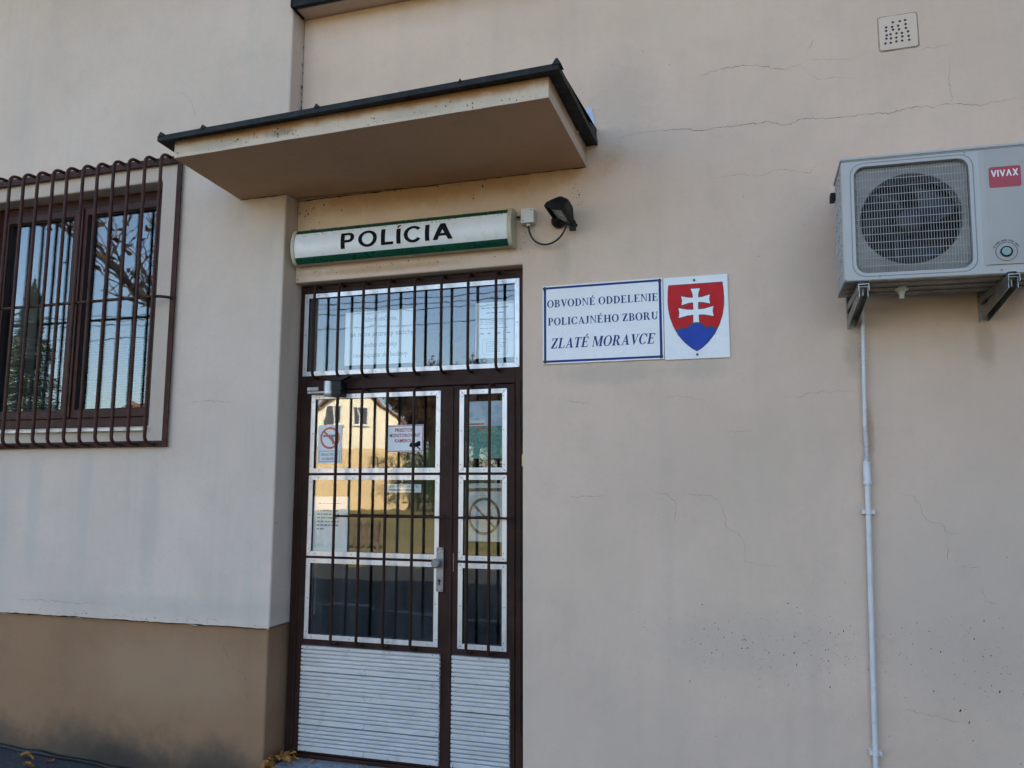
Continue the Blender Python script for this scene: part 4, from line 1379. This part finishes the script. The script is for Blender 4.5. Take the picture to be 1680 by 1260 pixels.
# fan, shroud and wire guard
fcx, fcz, fr0 = (gx0 + gx1) / 2, (gz0 + gz1) / 2, .187
m = MB()
N_ = 48
sq = []
for i in range(N_):
    a = 2 * math.pi * i / N_
    c, s = math.cos(a), math.sin(a)
    k = min(.2065 / max(1e-6, abs(c)), .2205 / max(1e-6, abs(s)))
    sq.append((fcx + c * k, fcz + s * k))
ci = [(fcx + fr0 * math.cos(2 * math.pi * i / N_), fcz + fr0 * math.sin(2 * math.pi * i / N_)) for i in range(N_)]
ring_between(m, sq, ci, AYF + .026)
loop_wall(m, ci, AYF + .026, AYF + .085)
m.build('fan_shroud', mat_simple('shroud_grey', (.24, .235, .22), .6, var=.15, dirt=(.12, .11, .10), dirtamt=.5), ac, smooth=40)
m = MB().box(AX0 + .035, .878, AYB - .028, AYB - .020, AZ0 + .006, AZ1 - .034)
m.build('rear_coil', M_acdark, ac)
m = MB()
m.tube([(fcx, AYF + .035, fcz), (fcx, AYF + .045, fcz), (fcx, AYF + .09, fcz), (fcx, AYF + .15, fcz)], [.020, .045, .050, .050], 24)
fan = m.build('fan_hub', M_fan, ac, smooth=40)
for b in range(3):
    m = MB()
    vs, fs = [], []
    nr, na = 7, 8
    for i in range(nr + 1):
        r = .045 + .132 * i / nr
        sw = R(34 * (i / nr) ** 1.4)
        wd = R(58 + 22 * i / nr)
        for j in range(na + 1):
            a = R(120 * b + 20) + sw + wd * (j / na - .5)
            vs.append((fcx + r * math.cos(a), AYF + .060 + .060 * (j / na) + .012 * math.sin(3 * j / na), fcz + r * math.sin(a)))
    for i in range(nr):
        for j in range(na):
            q = i * (na + 1) + j
            fs.append((q, q + 1, q + na + 2, q + na + 1))
    m.add(vs, fs)
    fb = m.build('fan_blade', M_fan, fan, smooth=60, normals=False)
    sd = fb.modifiers.new('thick', 'SOLIDIFY')
    sd.thickness = .003
m = MB()
y = AYF - .001
def inside(u):       # corner rounding of the guard
    return .036 - math.sqrt(max(0, .036 ** 2 - max(0, .036 - u) ** 2))
nv, nh = 40, 13
for i in range(nv):
    u = (gx1 - gx0 - .012) * (i + .5) / nv
    x = gx0 + .006 + u
    e = inside(min(u, gx1 - gx0 - .012 - u))
    zb, zt = gz0 + .004 + e, gz1 - .004 - e
    m.tube([(x, AYF + .020, zb), (x, AYF + .002, zb + .008), (x, AYF - .003, zb + .03), (x, AYF - .003, zt - .03), (x, AYF + .002, zt - .008), (x, AYF + .020, zt)], .00105, 5)
for i in range(nh):
    u = (gz1 - gz0 - .02) * (i + .5) / nh
    z = gz0 + .010 + u
    e = inside(min(u, gz1 - gz0 - .02 - u))
    m.tube([(gx0 + .004 + e, AYF + .018, z), (gx0 + .014 + e, AYF + .001, z), (gx0 + .04, AYF - .0005, z), (gx1 - .04, AYF - .0005, z), (gx1 - .014 - e, AYF + .001, z), (gx1 - .004 - e, AYF + .018, z)], .0017, 5)
q = m.build('wire_guard', M_acgrid, ac, smooth=60)
q['kind'] = 'stuff'
# service cover on the right, badge, maker's label
m = MB()
sc_ = [(.884, AYF + .001), (.905, AYF - .006), (AX1 - .010, AYF - .006), (AX1 - .006, AYF + .001)]
m.prism(sc_, AZ0 + .034, AZ1 - .022, 'z')
m.build('service_cover', mat_simple('grey_powder_coat', (.36, .345, .335), .5, var=.04, vs=3, spec=.3), ac, bevel=.002)
AYF -= .006
m = MB().prism(rrect(.918, 1.026, 2.650, 2.732, .008, 4), AYF - .0016, AYF - .0002)
lg = m.build('maker_label', M_logo, ac)
m = MB()
layer(m, letter_polys('VIVΛX', sans_glyph, .925, 1.019, 2.692, .027, .06), AYF - .0019, .00003)
m.build('lettering', M_white, lg, normals=False, weld=False)
bx, bz = .963, 2.394
m = MB()
for p in el(bx, bz, .0375, .0375, .0024, .0024, 0, 360, 40): m.flat(p, AYF - .0012)
for k in range(26):
    a0 = 22 + k * 5.3
    if k % 6 != 5:
        for p in el(bx, bz, .0475, .0475, .006, .006, a0, a0 + 3.4, 1): m.flat(p, AYF - .0012)
m.build('badge_ring', mat_simple('badge_ink', (.07, .08, .09), .5), ac, normals=False)
m = MB()
m.tube([(bx, AYF + .001, bz), (bx, AYF - .004, bz), (bx, AYF - .006, bz)], [.021, .021, .0185], 28)
m.build('badge_rim', M_black, ac, smooth=40)
m = MB()
m.tube([(bx - .001, AYF - .005, bz), (bx - .001, AYF - .0068, bz)], [.0165, .0155], 28)
m.build('badge_disc', M_teal, ac, smooth=40)
AYF += .006
for x, z in ((.52, AZ0 + .014), (.945, AZ0 + .014), (.84, AZ1 - .020), (.47, AZ1 - .006)):
    MB().cyl((x, AYF - .003, z), (x, AYF + .001, z), .0045, 10).build('screw', M_steel, ac)
m = MB()
m.tube([(.62, -.26, AZ0 - .004), (.62, -.26, AZ0 - .016), (.62, -.26, AZ0 - .020), (.62, -.26, AZ0 - .032), (.62, -.26, AZ0 - .050)], [.026, .026, .014, .011, .009], 18)
m.build('drain_spout', M_lib, ac, smooth=40)
ac.rotation_euler.y = R(1.15)

def bracket(x, label):
    br_ = thing('wall_bracket', (x, 0, 2.18), label, 'bracket', 'brackets under the air conditioner')
    hw = .020
    m = MB()
    m.box(x - hw, x + hw, -.004, -.0005, 2.188, 2.345)
    m.box(x - hw, x - hw + .003, -.030, -.0045, 2.188, 2.345)
    m.build('wall_leg', M_bracket, br_)
    m = MB()
    m.box(x - hw, x + hw, -.425, -.0045, 2.287, 2.290)
    m.box(x - hw, x - hw + .0025, -.424, -.031, 2.262, 2.2865)
    m.box(x + hw - .0025, x + hw, -.424, -.0045, 2.262, 2.2865)
    m.build('arm', M_bracket, br_)
    m = MB()
    # channel-section brace, open side down
    for (xa, xb, h0, h1) in ((x - hw + .0030, x - hw + .0055, 0, .044), (x + hw - .0055, x + hw - .0030, 0, .044), (x - hw + .0055, x + hw - .0055, .041, .044)):
        pr = [(-.405, 2.243 + h0), (-.405, 2.243 + h1), (-.006, 2.188 + .06 + h1 - .044), (-.006, 2.188 + h0 * 1.3)]
        m.prism([(-.408, 2.240 + h0), (-.408, 2.240 + h1), (-.0065, 2.190 + h1), (-.0065, 2.190 + h0)], xa, xb, 'x')
    m.build('brace', M_bracket, br_)
    m = MB()
    m.cyl((x, -.385, 2.312), (x, -.385, 2.250), .005, 10)
    m.cyl((x, -.385, 2.286), (x, -.385, 2.278), .010, 6)
    m.build('bolt', M_steel, br_)
    for zz in (2.215, 2.32):
        MB().cyl((x - .006, -.0035, zz), (x - .006, -.012, zz), .008, 6).build('bolt', M_steel, br_)
    m = MB()
    m.tube([(x, -.385, 2.290), (x, -.385, 2.3035), (x, -.385, 2.305)], [.020, .023, .016], 16)
    m.build('rubber_foot', mat_simple('rubber_mount', (.02, .022, .05), .6), br_, smooth=40)
bracket(.456, 'left steel bracket holding the air conditioner')
bracket(.978, 'right steel bracket holding the air conditioner')

# ---------------------------------------------------------------- conduit down the wall
cd = thing('conduit', (.45, 0, -.3), 'white cable conduit running down the wall from the air conditioner', 'conduit')
P, rr = [], []
ctrl = [(.498, -.045, 2.30), (.497, -.034, 2.18), (.490, -.026, 1.95), (.484, -.022, 1.75), (.486, -.022, 1.66), (.483, -.024, 1.59)]
n = 118
for i in range(n + 1):
    t_ = i / n * (len(ctrl) - 1)
    k = min(int(t_), len(ctrl) - 2)
    f_ = t_ - k
    P.append(Vector(ctrl[k]).lerp(Vector(ctrl[k + 1]), f_))
    rr.append(.0106 if i % 2 else .0072)
MB().tube(P, rr, 10).build('corrugated_hose', M_pvc, cd, smooth=70)
MB().tube([(.483, -.024, 1.60), (.482, -.024, 1.597), (.4815, -.024, 1.515), (.4815, -.024, 1.512), (.481, -.024, 1.503), (.481, -.024, 1.495)], [.012, .0155, .0155, .0175, .0175, .013], 18).build('coupling', M_pvc, cd, smooth=40)
MB().tube([(.481, -.024, 1.515), (.478, -.024, 1.38), (.453, -.023, .36), (.436, -.023, -.3)], .0115, 16).build('pipe', M_pvc, cd, smooth=50)
for x, z in ((.4785, 1.382), (.4545, .395)):
    m = MB()
    m.box(x - .026, x + .026, -.012, -.001, z - .010, z + .010)
    m.tube([(x, -.024, z - .0095), (x, -.024, z + .0095)], .0155, 16)
    m.box(x + .014, x + .025, -.032, -.012, z - .008, z + .008)
    m.box(x - .025, x - .014, -.032, -.012, z - .008, z + .008)
    m.build('clip', M_pvc, cd, bevel=.001)

# ---------------------------------------------------------------- ventilation plate, high on the wall
vt = thing('vent_cover', (.72, 0, 3.47), 'small square plastered vent cover with rows of holes', 'vent')
vo = rrect(.640, .800, 3.478, 3.642, .012, 4)
m = MB().prism(vo, -.006, -.001)
m.build('plate', plaster('vent_render', (.66, .53, .43), streak=.05, speck=.2), vt, bevel=.003)
m = MB()
ring_between(m, rrect(.635, .805, 3.473, 3.647, .014, 4), rrect(.639, .801, 3.477, 3.643, .012, 4), -.0012)
m.build('gap', M_crack, vt, normals=False)
ho = MB()
rows_ = [(3.609, [.702, .731, .750]), (3.589, [.671, .697, .723, .751]), (3.571, [.671, .700, .724, .751]), (3.552, [.671, .687, .712, .736, .761]), (3.533, [.669, .689, .712, .736, .762]), (3.512, [.664, .686, .710, .735, .763])]
h0 = None
for z, xs_ in rows_:
    for x in xs_:
        x += random.uniform(-.002, .002)
        z_ = z + random.uniform(-.002, .002)
        if h0 is None:
            o_ = ORG[vt.name]
            h0 = MB().tube([(o_.x, -.0005 , o_.z), (o_.x, -.0066, o_.z)], .0057, 10).build('hole', M_crackd if False else M_rubber, vt)
            h0.location = (x - o_.x, 0, z_ - o_.z)
        else:
            copy_to(h0, vt, (x - ORG[vt.name].x, 0, z_ - ORG[vt.name].z))

# ---------------------------------------------------------------- fallen leaves
def leaf_mesh(k):
    rd = random.Random(k)
    n = 9
    vs = []
    for i in range(n + 1):
        t_ = i / n
        wd = .34 * math.sin(math.pi * t_ ** .8) ** .8 * (1 + .25 * math.sin(9 * t_ + k))
        c = .16 * math.sin(t_ * 3 + k) + .10
        for s_ in (-1, 0, 1):
            vs.append(((t_ - .5), s_ * wd, c * abs(s_) * .7 + .12 * math.sin(4 * t_ + s_ + k)))
    fs = []
    for i in range(n):
        for j in range(2):
            q = i * 3 + j
            fs.append((q, q + 1, q + 4, q + 3))
    m = MB().add(vs, fs)
    b = len(m.v)
    m.tube([(-.5, 0, .02), (-.62, .03, .08), (-.78, .02, .06)], .012, 4)
    return m
lm = [leaf_mesh(k).build('fallen_leaf', [M_leaf, M_leaf2][k == 2], smooth=60, normals=False) for k in range(4)]
used = set()
def put_leaf(k, x, y, z, s, label, group=None, rz=None, tl=.25):
    if k in used:
        o_ = lm[k].copy()
        COL.objects.link(o_)
    else:
        o_ = lm[k]
        used.add(k)
    o_.location = (x, y, z)
    o_.scale = (s, s, s)
    o_.rotation_euler = (random.uniform(-tl, tl), random.uniform(-tl, tl), random.random() * 6.28 if rz is None else rz)
    for q in ('group',):
        if q in o_: del o_[q]
    tag(o_, label, 'leaf', group)
put_leaf(0, -3.845, -.190, pz(-3.84) + .010, .075, 'yellow fallen leaf on the pavement, nearest the plinth', rz=.3)
put_leaf(2, -3.700, -.175, pz(-3.70) + .010, .045, 'small red fallen leaf on the dark pavement', rz=.6)
put_leaf(1, -3.735, -.275, pz(-3.73) + .010, .070, 'yellow fallen leaf on the pavement, lowest in view', rz=-.1)
for i in range(22):
    put_leaf(random.choice((0, 1, 3)), -2.372 + abs(random.gauss(0, .035)), random.uniform(-.17, .045), .085 + random.uniform(0, .035), random.uniform(.035, .06),
             'dry orange leaf in the drift at the left end of the doorstep', 'leaves drifted into the doorstep corner', tl=.9)
for x, y in ((-2.255, .035), (-2.20, .02), (-1.93, .04), (-1.80, -.02)):
    put_leaf(random.choice((0, 1, 3)), x, y, .086, random.uniform(.03, .045), 'single dry orange leaf lying loose on the doorstep', 'loose leaves on the doorstep', tl=.3)

# ================================================================ the far side of the street (seen in the glass)
M_yel = mat_simple('yellow_render', (.80, .73, .56), .9, var=.06, vs=1.5, spec=.2)
M_och = mat_simple('ochre_render', (.62, .46, .25), .9, var=.08, vs=1.5, spec=.2)
M_tile = mat_simple('red_brown_tiles', (.20, .085, .05), .8, var=.3, vs=6, bump=.3, bs=8)
M_wwin = mat_simple('white_window_frame', (.70, .70, .68), .5)
M_hglass = mat_simple('dark_house_glass', (.04, .05, .06), .12, var=.2)
M_wood = mat_simple('grey_fence_wood', (.12, .092, .068), .9, var=.3, vs=4, spec=.1)
M_bark = mat_simple('bark', (.075, .06, .048), .95, var=.35, vs=12, bump=.5, bs=14, spec=.1)
M_needle = mat_simple('spruce_needles', (.06, .085, .032), .8, var=.45, vs=1.2, spec=.2)
M_fol = mat_simple('autumn_leaves', (.13, .115, .03), .75, var=.45, vs=1.6, spec=.2)
M_fol2 = mat_simple('brown_leaves', (.085, .055, .025), .75, var=.4, vs=2.6, spec=.2)
M_shrub = mat_simple('shrub_leaves', (.05, .075, .022), .75, var=.45, vs=1.8, spec=.2)

def house(x0, x1, y0, y1, zb, ze, zr, label, wins, up, lo, roofm, overhang=.5, turn=0):
    """gable house, gable end towards the station"""
    h = thing('house', ((x0 + x1) / 2, y1, zb), label, 'house')
    xm = (x0 + x1) / 2
    MB().box(x0, x1, y0, y1, zb, 4.0).build('lower_wall', lo, h)
    MB().prism([(x0 + .02, 4.002), (x1 - .02, 4.002), (x1 - .02, ze), (xm, zr - .12), (x0 + .02, ze)], y0 + .02, y1 - .02).build('gable_wall', up, h)
    sl = (zr - ze) / (xm - x0)
    for s_ in (-1, 1):
        xe = xm + s_ * ((x1 - x0) / 2 + overhang)
        zl = ze - sl * overhang
        r_ = MB().prism([(xm, zr), (xe, zl), (xe, zl + .16), (xm, zr + .20)], y0 - .4, y1 + .45)
        r_.build('roof_slope', roofm, h)
    MB().box(xm + 1.0, xm + 1.6, (y0 + y1) / 2 - .3, (y0 + y1) / 2 + .3, zr - 1.4, zr + .7).build('chimney', M_och, h)
    for (a, b, c, d) in wins:
        w_ = MB()
        w_.cells([a, a + .09, (a + b) / 2 - .04, (a + b) / 2 + .04, b - .09, b], [c, c + .09, d - .09, d], lambda i, j: not (i in (1, 3) and j == 1), y1 + .001, y1 + .07)
        wo_ = w_.build('window', M_wwin, h)
        MB().box(a + .05, b - .05, y1 + .005, y1 + .03, c + .05, d - .05).build('pane', M_hglass, wo_)
        MB().box(a - .08, b + .08, y1, y1 + .14, c - .06, c - .002).build('sill', M_wwin, wo_)
    h.rotation_euler.z = R(turn)
    return h
house(-30.5, -22.7, -56, -45, -.26, 5.45, 8.75, 'yellow and ochre gabled house mirrored in the left door panes',
      [(-28.4, -27.3, 5.5, 6.95), (-26.55, -25.45, 5.5, 6.95)], M_yel, M_och, M_tile, turn=-31)
house(-54.5, -41.5, -62, -48, -.26, 4.6, 8.0, 'brown roofed house mirrored at the foot of the barred window',
      [(-51, -49.6, 1.0, 2.5), (-46, -44.6, 1.0, 2.5)], M_yel, M_yel, M_tile)

# low paling fence
fc = thing('picket_fence', (-12, -15.5, -.26), 'low weathered picket fence mirrored in the door', 'fence')
pk = None
x = -24.0
i = 0
while x < -9.7:
    if pk is None:
        o_ = ORG[fc.name]
        pk = MB().prism([(o_.x - .045, -.20), (o_.x + .045, -.20), (o_.x + .045, .46), (o_.x, .54), (o_.x - .045, .46)], -15.512, -15.490).build('picket', M_wood, fc)
        pk.location.x = x - o_.x
    else:
        copy_to(pk, fc, (x - o_.x, 0, random.uniform(-.03, .02)), (0, R(random.uniform(-2, 2)), 0))
    x += .20
    i += 1
for z in (-.02, .34):
    MB().box(-24.1, -9.65, -15.55, -15.513, z, z + .07).build('rail', M_wood, fc)
for k in range(7):
    MB().box(-24.1 + k * 2.39, -23.99 + k * 2.39, -15.66, -15.552, -.26, .50).build('post', M_wood, fc)

def branch_tree(name, x, y, h, r, seed, label, leafm, leaves, spread=.5, leafs=.10, trunkr=.16, group=None, clear=.3, levels=4):
    rd = random.Random(seed)
    tr = thing(name, (x, y, -.26), label, 'tree', group)
    m = MB()
    tips = []
    def grow(p, d, L, rad, lev):
        n = 4
        P = [p.copy()]
        q = p.copy()
        dd = d.copy()
        for i in range(n):
            dd = (dd + Vector((rd.uniform(-.16, .16), rd.uniform(-.16, .16), rd.uniform(-.02, .12)))).normalized()
            q = q + dd * L / n
            P.append(q.copy())
        m.tube(P, [max(.006, rad * (1 - .45 * i / n)) for i in range(n + 1)], 6 if lev < 2 else 4, caps=False)
        if lev >= 2:
            tips.extend(P[1:])
        if lev < levels:
            kids = rd.randint(3, 5) if lev else rd.randint(6, 8)
            for k in range(kids):
                f_ = rd.uniform(clear if lev == 0 else .25, 1)
                i = min(n - 1, int(f_ * n))
                b = P[i].lerp(P[i + 1], f_ * n - i)
                az = rd.random() * 6.283
                side = Vector((math.cos(az), math.sin(az), rd.uniform(.1, .7))).normalized()
                grow(b, (dd * .55 + side * (spread + .45)).normalized(), L * rd.uniform(.42, .62), rad * .5, lev + 1)
    grow(Vector((x, y, -.3)), Vector((0, 0, 1)), h * .62, trunkr, 0)
    m.build('trunk', M_bark, tr, smooth=60, weld=False, normals=False)
    c = MB()
    vs, fs = [], []
    for i in range(leaves):
        t_ = rd.choice(tips)
        p = t_ + Vector((rd.gauss(0, .22), rd.gauss(0, .22), rd.gauss(0, .22))) * r
        a = Vector((rd.gauss(0, 1), rd.gauss(0, 1), rd.gauss(0, 1))).normalized()
        b = a.orthogonal().normalized()
        s = leafs * rd.uniform(.6, 1.3)
        k = len(vs)
        vs += [p - a * s, p + b * s * .55, p + a * s, p - b * s * .55]
        fs.append((k, k + 1, k + 2, k + 3))
    if vs:
        c.add(vs, fs)
        c.build('crown', leafm, tr, weld=False, normals=False)
    return tr
branch_tree('street_tree', -8.9, -8.2, 8.2, .8, 3, 'sparse leafed street tree mirrored in the barred window', M_fol2, 260, .6, .085, .10, clear=.5, levels=3)
branch_tree('bare_tree', -22.6, -60, 11.0, 1.3, 11, 'tall brown tree right beside the yellow house gable', M_fol2, 9000, .5, .16, .28)
branch_tree('bare_tree', -18.0, -55, 10.0, 1.2, 12, 'second brown tree from the yellow house', M_fol2, 8000, .5, .16, .25)
branch_tree('bare_tree', -11.5, -54, 8.8, 1.0, 13, 'third tree from the yellow house, yellow-green', M_fol, 5000, .5, .16, .26)
branch_tree('bare_tree', -6.5, -50, 8.0, 1.0, 14, 'fourth tree from the yellow house, rightmost of the row', M_fol2, 4500, .5, .16, .24)
branch_tree('bare_tree', -27.8, -63, 11.5, 1.3, 16, 'dark brown tree rising behind the yellow house roof', M_fol2, 11000, .5, .17, .28)
branch_tree('bare_tree', -25.2, -58, 11.0, 1.3, 17, 'dark brown tree just right of the yellow house ridge', M_fol2, 11000, .5, .17, .28)
branch_tree('bare_tree', -36.5, -52, 8.0, 1.0, 15, 'yellow-green tree left of the yellow house', M_fol, 4000, .5, .16, .22)
def shrub(x, y, h, r, seed, label, n=2600):
    rd = random.Random(seed)
    t_ = thing('shrub', (x, y, -.26), label, 'shrub', 'shrubs behind the picket fence')
    m = MB()
    for k in range(7):
        a = rd.random() * 6.28
        m.tube([(x, y, -.28), (x + r * .4 * math.cos(a), y + r * .4 * math.sin(a), h * .5), (x + r * .7 * math.cos(a), y + r * .7 * math.sin(a), h * .85)], [.03, .02, .008], 5)
    m.build('stems', M_bark, t_, weld=False, normals=False)
    vs, fs = [], []
    cl = [(rd.gauss(0, r * .5), rd.gauss(0, r * .5), rd.uniform(.15, .9) * h) for _ in range(26)]
    for i in range(n):
        c = rd.choice(cl)
        p = Vector((x + c[0], y + c[1], c[2] - .26)) + Vector((rd.gauss(0, 1), rd.gauss(0, 1), rd.gauss(0, .8))) * r * .17
        a = Vector((rd.gauss(0, 1), rd.gauss(0, 1), rd.gauss(0, 1))).normalized()
        b = a.orthogonal().normalized()
        s = .075 * rd.uniform(.6, 1.3)
        k = len(vs)
        vs += [p - a * s, p + b * s * .6, p + a * s, p - b * s * .6]
        fs.append((k, k + 1, k + 2, k + 3))
    MB().add(vs, fs).build('foliage', M_shrub, t_, weld=False, normals=False)
shrub(-20.6, -43, 4.4, 1.8, 24, 'tall green shrub at the right corner of the yellow house', 5200)
shrub(-18.6, -41, 3.8, 1.8, 25, 'second tall green shrub from the yellow house corner', 4600)
shrub(-16.0, -38, 3.6, 2.2, 21, 'green shrub right of the yellow house')
shrub(-13.0, -36, 3.0, 2.0, 22, 'green shrub between the fence and the tree row')
shrub(-9.0, -37, 3.4, 2.0, 23, 'green shrub below the rightmost trees')
# spruce
def spruce(x, y, h, r, seed):
    rd = random.Random(seed)
    t_ = thing('spruce_tree', (x, y, -.26), 'dark pointed spruce mirrored in the left window sash', 'tree')
    MB().tube([(x, y, -.3), (x, y, h * .5), (x, y, h)], [.24, .13, .02], 8).build('trunk', M_bark, t_, smooth=60)
    vs, fs = [], []
    for i in range(22000):
        f_ = rd.random() ** .7
        z = h * (.06 + .94 * (1 - f_))
        rad = r * (f_ ** .85) * rd.uniform(.25, 1.0) * (1 + .22 * math.sin(z * 4.2 + 1.3 * math.sin(z)))
        a = rd.random() * 6.283
        k = .85 + .15 * math.sin(a * 5 + z)
        p = Vector((x + rad * k * math.cos(a), y + rad * k * math.sin(a), z - .26 - .12 * rad))
        d = Vector((math.cos(a), math.sin(a), rd.uniform(-.5, .25))).normalized()
        b = d.cross(Vector((rd.gauss(0, .4), rd.gauss(0, .4), 1))).normalized()
        s = rd.uniform(.10, .20)
        q = len(vs)
        vs += [p - d * s, p + b * s * .35, p + d * s, p - b * s * .35]
        fs.append((q, q + 1, q + 2, q + 3))
    MB().add(vs, fs).build('crown', M_needle, t_, weld=False, normals=False)
spruce(-38.9, -30, 13.4, 3.3, 5)
# overhead lines
m = MB()
for x in (-34.0, 16.0):
    pl = thing('utility_pole', (x, -14, -.26), 'tall grey pole at the %s end of the overhead wires' % ('left' if x < 0 else 'right'), 'utility pole', 'poles of the overhead line')
    MB().tube([(x, -14, -.3), (x, -14, 7.4)], [.15, .10], 10).build('shaft', M_wood, pl, smooth=50)
    MB().box(x - .05, x + .05, -14.7, -13.3, 6.9, 7.0).build('crossarm', M_wood, pl)
for k, (dy, z, lb) in enumerate(((-.6, 6.98, 'overhead wire farthest from the station'), (.0, 6.98, 'overhead wire in the middle of the three'), (.6, 6.98, 'overhead wire nearest the station'), (0.0, 6.45, 'lowest overhead wire below the crossarms'))):
    P = []
    for i in range(31):
        t_ = i / 30
        P.append((-34 + 50 * t_, -14 + dy, z - 4 * .95 * t_ * (1 - t_)))
    tag(MB().tube(P, .012, 5).build('overhead_wire', M_cable, smooth=60), lb, 'wire')
